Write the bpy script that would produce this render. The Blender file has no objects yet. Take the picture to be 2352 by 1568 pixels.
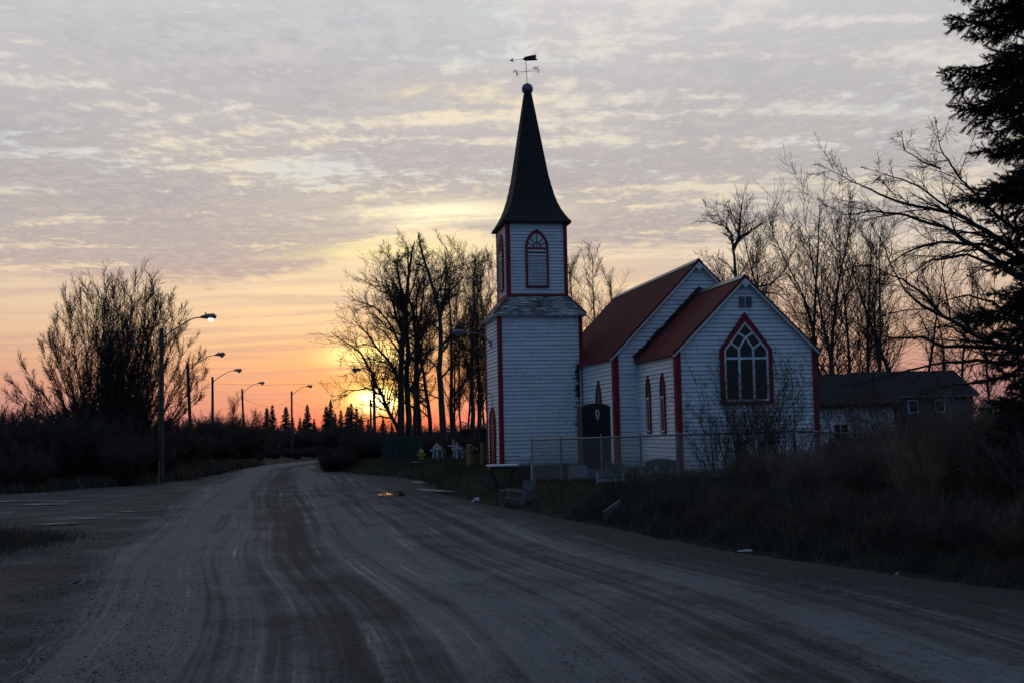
import bpy, math, random
import numpy as np
from mathutils import Vector, Matrix

scene = bpy.context.scene
C = scene.collection
PI = math.pi
R_ = math.radians

# ------------------------------------------------------------------ camera
FPX, ZC = 2600.0, 2.2                      # focal length in units of a 2352-wide picture, eye height
PITCH, ROLL = math.atan(201 / FPX), R_(1.2)
cf = Vector((0, math.cos(PITCH), math.sin(PITCH)))
_u0 = Vector((0, -math.sin(PITCH), math.cos(PITCH)))
_r0 = Vector((1, 0, 0))
cr = _r0 * math.cos(ROLL) - _u0 * math.sin(ROLL)
cu = _r0 * math.sin(ROLL) + _u0 * math.cos(ROLL)
cam_d = bpy.data.cameras.new("camera")
cam = bpy.data.objects.new("camera", cam_d)
C.objects.link(cam)
cam_d.sensor_width = 36.0
cam_d.lens = 36.0 * FPX / 2352.0
cam_d.clip_start = 0.1
cam_d.clip_end = 6000
mw = Matrix((cr, cu, -cf)).transposed().to_4x4()
mw.translation = (0, 0, ZC)
cam.matrix_world = mw
scene.camera = cam
scene.view_settings.view_transform = 'Standard'
scene.view_settings.look = 'None'
scene.view_settings.exposure = 0.0
scene.view_settings.gamma = 1.0

def ray(x, y):
    return cf + cr * ((x - 1176) / FPX) - cu * ((y - 784) / FPX)
def on_y(x, y, Y):
    d = ray(x, y)
    return Vector((0, 0, ZC)) + d * (Y / d.y)
def on_z(x, y, z):
    d = ray(x, y)
    return Vector((0, 0, ZC)) + d * ((z - ZC) / d.z)
def gx(px, Y):
    return on_y(px, 985 - (px - 1176) * .021, Y).x

# ------------------------------------------------------------------ node helpers
def srgb(r, g, b):
    def f(c):
        c /= 255.0
        return c / 12.92 if c <= .04045 else ((c + .055) / 1.055) ** 2.4
    return (f(r), f(g), f(b), 1.0)

class NT:
    def __init__(s, tree):
        s.t = tree
    def node(s, kind, **kw):
        n = s.t.nodes.new(kind)
        for k, v in kw.items():
            setattr(n, k, v)
        return n
    def put(s, sock, v):
        if hasattr(v, 'is_output') or isinstance(v, bpy.types.NodeSocket):
            s.t.links.new(v, sock)
        else:
            sock.default_value = v
    def m(s, op, a, b=None, c=None, clamp=False):
        n = s.node('ShaderNodeMath', operation=op, use_clamp=clamp)
        s.put(n.inputs[0], a)
        if b is not None: s.put(n.inputs[1], b)
        if c is not None: s.put(n.inputs[2], c)
        return n.outputs[0]
    def add(s, a, b): return s.m('ADD', a, b)
    def sub(s, a, b): return s.m('SUBTRACT', a, b)
    def mul(s, a, b): return s.m('MULTIPLY', a, b)
    def div(s, a, b): return s.m('DIVIDE', a, b)
    def smooth(s, v, lo, hi):
        n = s.node('ShaderNodeMapRange', interpolation_type='SMOOTHSTEP')
        s.put(n.inputs[0], v); n.inputs[1].default_value = lo; n.inputs[2].default_value = hi
        return n.outputs[0]
    def lin(s, v, lo, hi, a=0.0, b=1.0):
        n = s.node('ShaderNodeMapRange')
        s.put(n.inputs[0], v)
        for i, q in zip((1, 2, 3, 4), (lo, hi, a, b)): n.inputs[i].default_value = q
        return n.outputs[0]
    def mix(s, f, a, b, mode='MIX'):
        n = s.node('ShaderNodeMix', data_type='RGBA', blend_type=mode)
        s.put(n.inputs[0], f); s.put(n.inputs[6], a); s.put(n.inputs[7], b)
        return n.outputs[2]
    def ramp(s, v, stops):
        n = s.node('ShaderNodeValToRGB')
        e = n.color_ramp.elements
        while len(e) < len(stops): e.new(0.5)
        for q, (p, col) in zip(e, stops):
            q.position = p; q.color = col
        s.put(n.inputs[0], v)
        return n.outputs[0]
    def noise(s, vec, scale, detail=4.0, rough=.5, dist=0.0):
        n = s.node('ShaderNodeTexNoise')
        if vec is not None: s.t.links.new(vec, n.inputs['Vector'])
        n.inputs['Scale'].default_value = scale
        n.inputs['Detail'].default_value = detail
        n.inputs['Roughness'].default_value = rough
        n.inputs['Distortion'].default_value = dist
        return n.outputs[0]
    def vec(s, x, y, z=0.0):
        n = s.node('ShaderNodeCombineXYZ')
        s.put(n.inputs[0], x); s.put(n.inputs[1], y); s.put(n.inputs[2], z)
        return n.outputs[0]

# ------------------------------------------------------------------ world: dawn sky under an altocumulus sheet
SUN_AZ, SUN_EL = -6.7, 1.5
world = bpy.data.worlds.new("World")
scene.world = world
world.use_nodes = True
wt = world.node_tree
wt.nodes.clear()
W = NT(wt)
tc = W.node('ShaderNodeTexCoord')
sep = W.node('ShaderNodeSeparateXYZ')
wt.links.new(tc.outputs['Generated'], sep.inputs[0])
dx, dy, dz = sep.outputs
el = W.mul(W.m('ARCSINE', dz), 57.29578)
az = W.mul(W.m('ARCTAN2', dx, dy), 57.29578)
ze = W.m('MAXIMUM', dz, 0.0)
den = W.add(ze, .055)
px_, py_ = W.div(dx, den), W.div(dy, den)

def gau(a0, e0, sa, se):
    a = W.div(W.sub(az, a0), sa); e = W.div(W.sub(el, e0), se)
    return W.m('EXPONENT', W.mul(W.add(W.mul(a, a), W.mul(e, e)), -1.0))
def eramp(stops, top):
    return W.ramp(W.lin(el, 0, top), [(e / top, srgb(*c)) for e, c in stops])

toward = W.m('EXPONENT', W.mul(W.m('POWER', W.div(W.m('ABSOLUTE', W.add(az, 6.7)), 15.0), 2.0), -1.0))
clear_sun = eramp([(0, (190, 110, 112)), (1.0, (214, 134, 122)), (2.4, (236, 164, 126)), (3.6, (246, 186, 134)), (5.0, (247, 206, 156)), (7.0, (247, 218, 174)), (9.5, (250, 226, 184)), (13, (238, 222, 196))], 13)
clear_far = eramp([(0, (150, 118, 128)), (1.0, (178, 130, 134)), (2.4, (202, 148, 136)), (4.0, (214, 170, 146)), (6.0, (222, 190, 164)), (8.0, (228, 206, 184)), (10, (222, 212, 204)), (13, (214, 212, 210))], 13)
clear = W.mix(toward, clear_far, clear_sun)
dense = eramp([(0, (172, 130, 134)), (4, (196, 150, 140)), (7.2, (192, 168, 160)), (9, (181, 170, 168)), (12, (179, 173, 174)), (16, (186, 183, 185)), (21, (201, 200, 203)), (26, (204, 206, 214))], 26)
thin_sun = eramp([(0, (240, 160, 120)), (4, (252, 205, 140)), (8, (252, 224, 172)), (12, (240, 225, 194)), (16, (234, 224, 208)), (21, (228, 224, 216)), (26, (224, 226, 230))], 26)
thin_far = eramp([(0, (200, 150, 135)), (4, (216, 180, 160)), (8, (228, 205, 180)), (12, (226, 214, 196)), (16, (220, 214, 206)), (21, (222, 219, 214)), (26, (212, 216, 224))], 26)
thin = W.mix(toward, thin_far, thin_sun)

cvec = W.vec(px_, W.mul(py_, 1.25), 0.3)
warp = W.noise(cvec, 1.1, 3.0, .5)
warp2 = W.noise(W.vec(px_, py_, 7.7), 1.3, 3.0, .5)
cvec2 = W.vec(W.add(px_, W.mul(warp, .22)), W.add(W.mul(py_, .85), W.mul(warp2, .22)), 2.0)
big = W.noise(cvec2, .75, 3.0, .5)
cell = W.noise(cvec2, 11.0, 3.0, .55)
fine = W.noise(cvec2, 30.0, 3.0, .6)
streak = W.noise(W.vec(W.mul(px_, .22), W.add(W.mul(py_, 1.3), W.mul(warp, .5)), 5.0), 2.2, 4.0, .55, .2)
rows = W.noise(W.vec(W.mul(px_, .24), W.add(W.mul(py_, 1.0), W.mul(warp, .35)), 6.0), 5.0, 3.0, .55)
dens = W.add(W.add(W.mul(big, .80), W.mul(cell, .80)), W.add(W.mul(rows, 1.10), W.sub(W.mul(fine, .50), .165)))
for (a0, e0, sa, se, wgt) in ((7, 20.4, 10, 2.6, -.14), (-2.8, 15.8, 7, 1.2, -.16), (-13.5, 14, 4.5, 1.8, -.13), (2, 14.5, 9, 1.0, -.08), (-4, 13, 7, 1.4, -.07), (14, 14.2, 6, .8, -.11), (9, 11.6, 6, 1.0, -.07),
                              (-10, 16.7, 8, 1.0, .10), (11.5, 17, 7, 1.5, .10), (-24, 13, 8, 3, .15), (-20, 18.5, 9, 1.2, .12), (-14, 11.3, 8, .8, .08), (-12.5, 8.6, 11, 1.2, .16), (9, 10.2, 8, .5, .07)):
    dens = W.add(dens, W.mul(gau(a0, e0, sa, se), wgt))
gap = W.smooth(dens, 1.50, 1.18)                       # 1 where the sheet is thin
shade = W.add(W.add(W.mul(W.sub(.5, cell), 1.0), W.mul(W.sub(.5, fine), .6)), W.mul(W.sub(.5, rows), .7))
dense = W.mix(W.m('ABSOLUTE', shade), dense, W.mix(W.smooth(shade, -.01, .01), thin, srgb(140, 134, 146)))
thin_hi = W.mix(W.smooth(W.noise(cvec2, 2.1, 2.0), .48, .70), thin, srgb(208, 218, 221))
thin_c = W.mix(W.smooth(el, 8.5, 16), thin, thin_hi)
sheet = W.mix(W.mul(gap, .92), dense, thin_c)
# lower edge of the sheet
edge = W.add(W.add(W.sub(W.mul(streak, 3.0), 1.5), W.sub(W.mul(cell, 1.8), .9)),
             W.add(7.3, W.add(W.mul(gau(-4.2, 9, 5.2, 30), 3.4), W.mul(W.smooth(az, 0, 6), 1.6))))
over = W.sub(el, edge)
cover = W.smooth(over, -.35, .55)
wisp = W.mul(W.smooth(W.add(W.mul(streak, .7), W.mul(W.noise(W.vec(W.mul(px_, .3), py_, 9.0), 1.3, 4.0), .5)), .55, .74), W.smooth(el, .5, 2.0))
low = W.mix(W.mul(wisp, .52), clear, dense)
sky = W.mix(cover, low, sheet)
# the lit veil round the sun
def glow(base, amount, col, k):
    return W.mix(W.m('MULTIPLY', amount, k, clamp=True), base, col)
sky = glow(sky, W.mul(gau(-6.6, 2.4, 4.6, 2.2), W.mul(W.sub(1.0, W.mul(wisp, .6)), W.sub(1.0, W.mul(cover, .8)))), srgb(254, 166, 90), .55)
sky = glow(sky, gau(-6.8, .2, 4.4, .8), srgb(232, 84, 72), .85)
sky = glow(sky, W.mul(gau(-7.0, 3.9, 1.9, .75), W.sub(1.15, wisp)), (2.2, 1.6, .55, 1), 1.0)
sky = glow(sky, gau(-6.8, 1.8, 1.6, .75), (2.0, 1.25, .26, 1), 1.0)
sky = glow(sky, gau(-6.85, 1.6, .75, .42), (9.0, 6.4, 2.6, 1), 1.0)
sky = glow(sky, W.mul(gau(-4.6, 10.9, 5.6, .75), W.smooth(W.add(W.mul(streak, .6), W.mul(rows, .5)), .36, .62)), (1.25, 1.12, .72, 1), 1.0)
sky = glow(sky, W.mul(gau(-6.0, 9.0, 4.6, .6), W.smooth(W.add(W.mul(streak, .6), W.mul(rows, .5)), .40, .66)), srgb(255, 240, 170), .85)
sky = glow(sky, W.mul(gau(-2.5, 16.3, 4.0, .9), W.smooth(W.add(W.mul(cell, .5), W.mul(rows, .6)), .66, .44)), srgb(255, 232, 186), .75)
# overhead and behind the camera: the blue half of the dawn
up_c = W.mix(W.smooth(W.noise(cvec2, 1.4, 4.0), .35, .65), srgb(124, 140, 160), srgb(152, 163, 177))
sky = W.mix(W.smooth(el, 22, 48), sky, up_c)
back_c = W.ramp(W.lin(el, 0, 90), [(0, srgb(78, 104, 140)), (.2, srgb(90, 123, 163)), (.55, srgb(104, 133, 167)), (1, srgb(126, 142, 164))])
back_c = W.mix(W.mul(gap, .2), back_c, srgb(110, 132, 172))
sky = W.mix(W.smooth(dy, .55, -.25), sky, back_c)
nishita = W.node('ShaderNodeTexSky', sky_type='NISHITA')
nishita.sun_disc = False
nishita.sun_elevation = R_(SUN_EL)
nishita.sun_rotation = R_(SUN_AZ)
sky = W.mix(.008, sky, nishita.outputs[0], 'ADD')
bg = W.node('ShaderNodeBackground')
wt.links.new(sky, bg.inputs[0])
bg.inputs[1].default_value = 1.0
wo = W.node('ShaderNodeOutputWorld')
wt.links.new(bg.outputs[0], wo.inputs[0])

# ------------------------------------------------------------------ sun: just up, dulled by the veil
sd = bpy.data.lights.new("sun", 'SUN')
sd.energy = 0.35
sd.angle = R_(2.0)
sd.color = (1.0, .52, .24)
sun = bpy.data.objects.new("sun", sd)
C.objects.link(sun)
_sv = Vector((math.sin(R_(SUN_AZ)) * math.cos(R_(SUN_EL)), math.cos(R_(SUN_AZ)) * math.cos(R_(SUN_EL)), math.sin(R_(SUN_EL))))
sun.rotation_euler = _sv.to_track_quat('Z', 'Y').to_euler()
sun.location = (-20, 60, 30)

# ------------------------------------------------------------------ materials
def mat(name, col, rough=.85, var=.25, scale=3.0, col2=None, bump=0.0, bscale=20.0, metal=0.0, spec=.3, coords='Object', detail=5.0, lo=.35, hi=.65):
    m = bpy.data.materials.new(name)
    m.use_nodes = True
    t = NT(m.node_tree)
    b = m.node_tree.nodes['Principled BSDF']
    b.inputs['Roughness'].default_value = rough
    b.inputs['Metallic'].default_value = metal
    b.inputs['Specular IOR Level'].default_value = spec
    co = t.node('ShaderNodeTexCoord').outputs[coords]
    n = t.noise(co, scale, detail, .6)
    c1 = (*col[:3], 1)
    c2 = (*col2[:3], 1) if col2 else tuple(c * (1 - var) for c in col[:3]) + (1,)
    t.put(b.inputs['Base Color'], t.mix(t.smooth(n, lo, hi), c1, c2))
    if bump:
        bn = t.node('ShaderNodeBump')
        bn.inputs['Strength'].default_value = bump
        bn.inputs['Distance'].default_value = .05
        m.node_tree.links.new(t.noise(co, bscale, 5.0, .65), bn.inputs['Height'])
        m.node_tree.links.new(bn.outputs[0], b.inputs['Normal'])
    return m

M = {}
M['bark'] = mat('bark', (.055, .047, .04), .95, .4, 4.0, bump=.4, bscale=15)
M['twig'] = mat('twig', (.05, .042, .036), .95, .3, 1.0)
M['twig_red'] = mat('twig_red', (.075, .052, .042), .95, .4, .8)
M['willow'] = mat('willow_twig', (.05, .043, .034), .95, .3, 1.0)
M['brush'] = mat('brush_twig', (.12, .092, .074), .9, .4, 1.2, col2=(.06, .05, .042))
M['brush_red'] = mat('brush_twig_red', (.14, .085, .066), .9, .4, 1.2, col2=(.06, .046, .04))
M['brush_pale'] = mat('brush_twig_pale', (.23, .18, .13), .9, .4, 1.2, col2=(.10, .08, .06))
M['needle'] = mat('needle', (.022, .032, .022), .9, .4, 3.0)
M['far_needle'] = mat('far_needle', (.03, .04, .032), .95, .4, .5)
M['dead_leaf'] = mat('dead_leaf', (.16, .085, .035), .9, .5, 6.0)
M['red_paint'] = mat('red_paint', (.22, .012, .024), .6, .3, 5.0, bump=.1)
def roof_mat():
    m = bpy.data.materials.new('roof_red')
    m.use_nodes = True
    t = NT(m.node_tree)
    b = m.node_tree.nodes['Principled BSDF']
    b.inputs['Roughness'].default_value = .7
    b.inputs['Specular IOR Level'].default_value = .25
    co = t.node('ShaderNodeTexCoord').outputs['Object']
    q = t.node('ShaderNodeSeparateXYZ'); m.node_tree.links.new(co, q.inputs[0])
    st = t.noise(t.vec(t.mul(q.outputs[0], .5), t.mul(q.outputs[1], 5.0), t.mul(q.outputs[2], .5)), 1.5, 5.0, .65)
    bl = t.noise(co, .8, 4.0, .6)
    wn = t.node('ShaderNodeTexWhiteNoise'); m.node_tree.links.new(t.vec(t.m('FLOOR', t.div(q.outputs[1], .9)), t.m('SIGN', q.outputs[0]), 1.0), wn.inputs['Vector'])
    c = t.mix(t.smooth(st, .35, .7), (.125, .012, .013, 1), (.08, .012, .012, 1))
    c = t.mix(t.mul(wn.outputs[0], .35), c, (.155, .024, .022, 1))
    c = t.mix(t.mul(t.smooth(bl, .52, .75), .6), c, (.085, .035, .026, 1))
    t.put(b.inputs['Base Color'], c)
    return m
M['roof_red'] = roof_mat()
M['white_trim'] = mat('white_trim', (.66, .67, .68), .7, .25, 6.0)
M['shingle_dark'] = mat('shingle_dark', (.030, .029, .028), .9, .35, 5.0, bump=.5, bscale=14)
M['shingle_grey'] = mat('shingle_grey', (.34, .34, .34), .85, .5, 5.0, col2=(.06, .055, .05), bump=.3, lo=.42, hi=.58)
M['glass'] = mat('glass', (.006, .007, .008), .12, .2, 3.0, spec=.35)
M['dark_void'] = mat('dark_void', (.01, .01, .01), .9)
M['ball'] = mat('zinc_ball', (.16, .17, .19), .5, .5, 5.0, metal=.3)
M['iron'] = mat('iron', (.025, .023, .022), .6, .3, 8.0)
M['galv'] = mat('galvanised', (.20, .205, .21), .45, .25, 12.0, metal=.6)
M['wire'] = mat('chain_wire', (.36, .37, .38), .55, .2, 12.0, metal=.4)
M['pole'] = mat('pole_wood', (.06, .056, .052), .9, .35, 3.0, bump=.2)
M['lamp_metal'] = mat('lamp_metal', (.17, .18, .19), .5, .2, 6.0, metal=.4)
M['granite'] = mat('black_granite', (.010, .010, .011), .3, .3, 30.0, spec=.3)
M['granite_rough'] = mat('granite_side', (.05, .054, .062), .8, .4, 20.0, bump=.4)
M['carving'] = mat('carving', (.42, .45, .46), .7, .3, 20.0)
M['stone_grey'] = mat('stone_grey', (.16, .165, .19), .8, .3, 8.0, bump=.2)
M['concrete'] = mat('concrete', (.15, .15, .15), .9, .3, 5.0, bump=.3)
M['wood_grey'] = mat('weathered_wood', (.13, .13, .13), .9, .4, 4.0, bump=.3)
M['wood_dark'] = mat('dark_wood', (.05, .045, .04), .9, .4, 4.0)
M['frost'] = mat('frost', (.62, .64, .68), .8, .2, 6.0)
M['yellow'] = mat('yellow_paint', (.27, .18, .05), .6, .45, 6.0)
M['yellow_hydrant'] = mat('hydrant_paint', (.30, .23, .04), .5, .3, 8.0)
M['white_paint'] = mat('white_paint', (.36, .37, .39), .7, .2, 6.0)
M['green_fence'] = mat('green_fence', (.02, .05, .04), .7, .3, 3.0)
M['rot'] = mat('rotten_wood', (.045, .035, .026), .95, .5, 9.0, bump=.5)
M['house_roof'] = mat('house_roof', (.022, .023, .028), .95, .3, 3.0, bump=.3, spec=.1)
M['house_lilac'] = mat('house_siding', (.10, .095, .105), .8, .2, 3.0)
M['purple'] = mat('purple_flowers', (.22, .06, .20), .8, .4, 20.0)
M['yellow_fl'] = mat('yellow_flowers', (.40, .33, .04), .8, .4, 20.0)
M['leaf_green'] = mat('flower_leaves', (.03, .06, .02), .8, .4, 20.0)
M['stone'] = mat('gravel_stone', (.11, .108, .108), .9, .7, 2.0)
M['litter'] = mat('litter_white', (.55, .56, .6), .7, .2, 5.0)
M['teal'] = mat('teal_paint', (.09, .17, .18), .7, .3, 3.0)

def siding_mat():
    m = bpy.data.materials.new('white_siding')
    m.use_nodes = True
    t = NT(m.node_tree)
    b = m.node_tree.nodes['Principled BSDF']
    b.inputs['Roughness'].default_value = .75
    b.inputs['Specular IOR Level'].default_value = .2
    co = t.node('ShaderNodeTexCoord').outputs['Object']
    s = t.node('ShaderNodeSeparateXYZ'); m.node_tree.links.new(co, s.inputs[0])
    x, y, z = s.outputs
    streaks = t.noise(t.vec(t.mul(x, 1.2), t.mul(y, 1.2), t.mul(z, 9.0)), 1.6, 5.0, .65)
    blot = t.noise(co, 1.1, 4.0, .55)
    c = t.mix(t.smooth(streaks, .35, .75), (.70, .715, .73, 1), (.55, .57, .59, 1))
    c = t.mix(t.mul(t.smooth(blot, .5, .75), .55), c, (.46, .49, .50, 1))
    zi = t.m('FLOOR', t.div(z, .155))
    wn = t.node('ShaderNodeTexWhiteNoise'); m.node_tree.links.new(t.vec(zi, 3.0, 1.0), wn.inputs['Vector'])
    along_ = t.add(t.add(t.mul(x, .36), t.mul(y, .31)), t.mul(wn.outputs[0], 7.0))
    wn2 = t.node('ShaderNodeTexWhiteNoise'); m.node_tree.links.new(t.vec(zi, t.m('FLOOR', along_), 2.0), wn2.inputs['Vector'])
    c = t.mix(t.mul(wn2.outputs[0], .34), c, (.40, .42, .44, 1))
    fr_ = t.m('FRACT', along_)
    c = t.mix(t.mul(t.m('LESS_THAN', fr_, .008), .7), c, (.08, .08, .08, 1))
    dirt = t.smooth(t.add(z, t.mul(t.noise(co, 2.2, 5.0, .7), 1.6)), 1.55, .55)
    c = t.mix(t.mul(dirt, .5), c, (.16, .15, .13, 1))
    chips = t.noise(t.vec(t.mul(x, 5.0), t.mul(y, 5.0), t.mul(z, 14.0)), 1.4, 4.0, .7)
    c = t.mix(t.mul(t.smooth(chips, .68, .74), .7), c, (.16, .15, .14, 1))
    # peeled and rotted boards where the nave eave drips on the tower corner
    u = t.smooth(x, -3.98, -3.42)
    band = t.mul(t.smooth(z, 1.0, 1.6), t.smooth(z, 4.6, 4.0))
    yy = t.mul(t.smooth(y, 9.4, 9.6), t.smooth(y, 10.3, 10.0))
    rn = t.noise(t.vec(t.mul(x, 2.0), y, t.mul(z, 7.0)), 1.5, 5.0, .7)
    k = t.mul(t.mul(yy, band), t.smooth(t.add(rn, t.mul(u, .33)), .70, .78))
    c = t.mix(k, c, (.04, .03, .024, 1))
    t.put(b.inputs['Base Color'], c)
    return m
M['siding'] = siding_mat()

def worn_shingle_mat():
    m = bpy.data.materials.new('worn_shingles')
    m.use_nodes = True
    t = NT(m.node_tree)
    b = m.node_tree.nodes['Principled BSDF']
    b.inputs['Roughness'].default_value = .85
    co = t.node('ShaderNodeTexCoord').outputs['Object']
    q = t.node('ShaderNodeSeparateXYZ'); m.node_tree.links.new(co, q.inputs[0])
    n = t.noise(t.vec(t.mul(q.outputs[0], 1.6), t.mul(q.outputs[1], 1.6), t.mul(q.outputs[2], 16.0)), 1.6, 5.0, .7)
    n2 = t.noise(co, .9, 3.0)
    v = t.smooth(t.add(n, t.mul(t.sub(n2, .5), .5)), .40, .62)
    t.put(b.inputs['Base Color'], t.mix(v, (.055, .052, .048, 1), (.40, .41, .42, 1)))
    return m
M['shingle_grey'] = worn_shingle_mat()
def ground_mat():
    m = bpy.data.materials.new('ground_dirt')
    m.use_nodes = True
    t = NT(m.node_tree)
    b = m.node_tree.nodes['Principled BSDF']
    b.inputs['Roughness'].default_value = .95
    b.inputs['Specular IOR Level'].default_value = .1
    co = t.node('ShaderNodeTexCoord').outputs['Object']
    n1 = t.noise(co, .35, 5.0, .6); n2 = t.noise(co, 6.0, 5.0, .7)
    c = t.mix(t.smooth(n1, .35, .65), (.024, .024, .015, 1), (.030, .024, .017, 1))
    c = t.mix(t.smooth(n2, .35, .7), c, (.013, .012, .010, 1))
    t.put(b.inputs['Base Color'], c)
    bn = t.node('ShaderNodeBump'); bn.inputs['Strength'].default_value = .8; bn.inputs['Distance'].default_value = .06
    m.node_tree.links.new(n2, bn.inputs['Height']); m.node_tree.links.new(bn.outputs[0], b.inputs['Normal'])
    return m
M['ground'] = ground_mat()

def road_mat(side=False):
    m = bpy.data.materials.new('side_gravel' if side else 'road_gravel')
    m.use_nodes = True
    t = NT(m.node_tree)
    b = m.node_tree.nodes['Principled BSDF']
    tcn = t.node('ShaderNodeTexCoord')
    uv = t.node('ShaderNodeSeparateXYZ'); m.node_tree.links.new(tcn.outputs['UV'], uv.inputs[0])
    u, s = uv.outputs[0], uv.outputs[1]         # u across in metres-like units (0..12), s along in metres
    ob = tcn.outputs['Object']
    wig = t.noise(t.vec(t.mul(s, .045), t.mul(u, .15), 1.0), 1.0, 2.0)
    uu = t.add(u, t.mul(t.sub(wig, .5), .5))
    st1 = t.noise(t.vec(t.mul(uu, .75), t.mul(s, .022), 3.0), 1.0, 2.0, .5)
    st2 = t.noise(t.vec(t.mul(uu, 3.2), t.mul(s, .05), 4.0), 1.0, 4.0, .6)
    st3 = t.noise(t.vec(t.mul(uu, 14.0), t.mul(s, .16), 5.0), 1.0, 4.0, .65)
    bl = t.noise(ob, .55, 5.0, .6)
    gr = t.noise(ob, 22.0, 6.0, .75)
    gr2 = t.noise(ob, 70.0, 3.0, .7)
    cl = t.noise(ob, 3.2, 5.0, .7)
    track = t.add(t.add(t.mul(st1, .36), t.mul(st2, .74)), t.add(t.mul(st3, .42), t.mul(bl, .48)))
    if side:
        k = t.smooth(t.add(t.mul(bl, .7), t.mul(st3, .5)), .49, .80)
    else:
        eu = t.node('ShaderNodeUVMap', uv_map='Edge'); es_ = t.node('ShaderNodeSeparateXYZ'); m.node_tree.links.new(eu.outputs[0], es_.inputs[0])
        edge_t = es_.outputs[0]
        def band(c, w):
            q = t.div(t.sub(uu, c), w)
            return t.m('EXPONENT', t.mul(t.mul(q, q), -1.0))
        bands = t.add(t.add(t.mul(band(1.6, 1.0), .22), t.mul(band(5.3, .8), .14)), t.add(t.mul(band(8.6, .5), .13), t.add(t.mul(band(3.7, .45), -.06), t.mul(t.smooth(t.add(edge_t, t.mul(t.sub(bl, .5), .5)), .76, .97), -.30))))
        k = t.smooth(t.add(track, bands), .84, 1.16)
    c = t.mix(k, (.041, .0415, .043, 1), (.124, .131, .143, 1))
    c = t.mix(t.mul(t.smooth(gr, .47, .62), t.lin(k, 0, 1, .9, .55)), c, (.022, .020, .019, 1))
    c = t.mix(t.mul(t.mul(t.smooth(cl, .48, .66), .75), t.lin(k, 0, 1, 1, .35)), c, (.030, .027, .025, 1))
    c = t.mix(t.mul(t.smooth(gr2, .58, .70), .6), c, (.20, .195, .19, 1))
    t.put(b.inputs['Base Color'], c)
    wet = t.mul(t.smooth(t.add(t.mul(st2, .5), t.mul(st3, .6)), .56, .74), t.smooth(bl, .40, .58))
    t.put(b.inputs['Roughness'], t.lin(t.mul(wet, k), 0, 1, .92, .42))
    b.inputs['Specular IOR Level'].default_value = .22
    bn = t.node('ShaderNodeBump'); bn.inputs['Strength'].default_value = 1.0; bn.inputs['Distance'].default_value = .05
    h = t.add(t.mul(gr, t.lin(k, 0, 1, 1.0, .45)), t.add(t.mul(st3, .35), t.mul(cl, t.lin(k, 0, 1, 2.2, .7))))
    m.node_tree.links.new(h, bn.inputs['Height']); m.node_tree.links.new(bn.outputs[0], b.inputs['Normal'])
    return m
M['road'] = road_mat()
M['side_road'] = road_mat(True)

def water_mat():
    m = bpy.data.materials.new('puddle_water')
    m.use_nodes = True
    t = NT(m.node_tree)
    b = m.node_tree.nodes['Principled BSDF']
    co = t.node('ShaderNodeTexCoord').outputs['Object']
    t.put(b.inputs['Base Color'], t.mix(t.noise(co, 2.0), (.02, .018, .016, 1), (.03, .027, .024, 1)))
    b.inputs['Roughness'].default_value = .06
    b.inputs['IOR'].default_value = 1.33
    bn = t.node('ShaderNodeBump'); bn.inputs['Strength'].default_value = .25; bn.inputs['Distance'].default_value = .01
    m.node_tree.links.new(t.noise(co, 6.0, 2.0), bn.inputs['Height']); m.node_tree.links.new(bn.outputs[0], b.inputs['Normal'])
    return m
M['water'] = water_mat()
def sky_sheen_mat():
    m = bpy.data.materials.new('wet_sky_sheen')
    m.use_nodes = True
    t = NT(m.node_tree)
    b = m.node_tree.nodes['Principled BSDF']
    co = t.node('ShaderNodeTexCoord').outputs['Object']
    n = t.noise(co, 2.6, 5.0, .7, .6)
    k = t.smooth(n, .44, .56)
    t.put(b.inputs['Base Color'], t.mix(k, (.055, .056, .058, 1), (.20, .207, .22, 1)))  # pale tone is sky reflected on wet gravel, painted into the base colour
    t.put(b.inputs['Roughness'], t.lin(k, 0, 1, .9, .5))
    b.inputs['Specular IOR Level'].default_value = .3
    gco = t.node('ShaderNodeTexCoord').outputs['Generated']
    gs = t.node('ShaderNodeSeparateXYZ'); m.node_tree.links.new(gco, gs.inputs[0])
    gx_, gy_ = t.sub(gs.outputs[0], .5), t.sub(gs.outputs[1], .5)
    rad = t.m('SQRT', t.add(t.mul(gx_, gx_), t.mul(gy_, gy_)))
    t.put(b.inputs['Alpha'], t.mul(t.smooth(t.add(t.mul(rad, 2.0), t.mul(t.sub(n, .5), 2.4)), 1.05, .45), .95))
    bn = t.node('ShaderNodeBump'); bn.inputs['Strength'].default_value = .6; bn.inputs['Distance'].default_value = .03
    m.node_tree.links.new(t.noise(co, 8.0, 4.0), bn.inputs['Height']); m.node_tree.links.new(bn.outputs[0], b.inputs['Normal'])
    return m
M['sky_sheen'] = sky_sheen_mat()
def emit_mat(name, col, k):
    m = bpy.data.materials.new(name)
    m.use_nodes = True
    b = m.node_tree.nodes['Principled BSDF']
    b.inputs['Base Color'].default_value = (.8, .7, .5, 1)
    b.inputs['Emission Color'].default_value = (*col, 1)
    b.inputs['Emission Strength'].default_value = k
    return m
M['lamp_on'] = emit_mat('lamp_lit', (1.0, .86, .58), 2.2)
M['lamp_off'] = mat('lamp_lens', (.25, .24, .22), .2, .2, 5.0)

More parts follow.
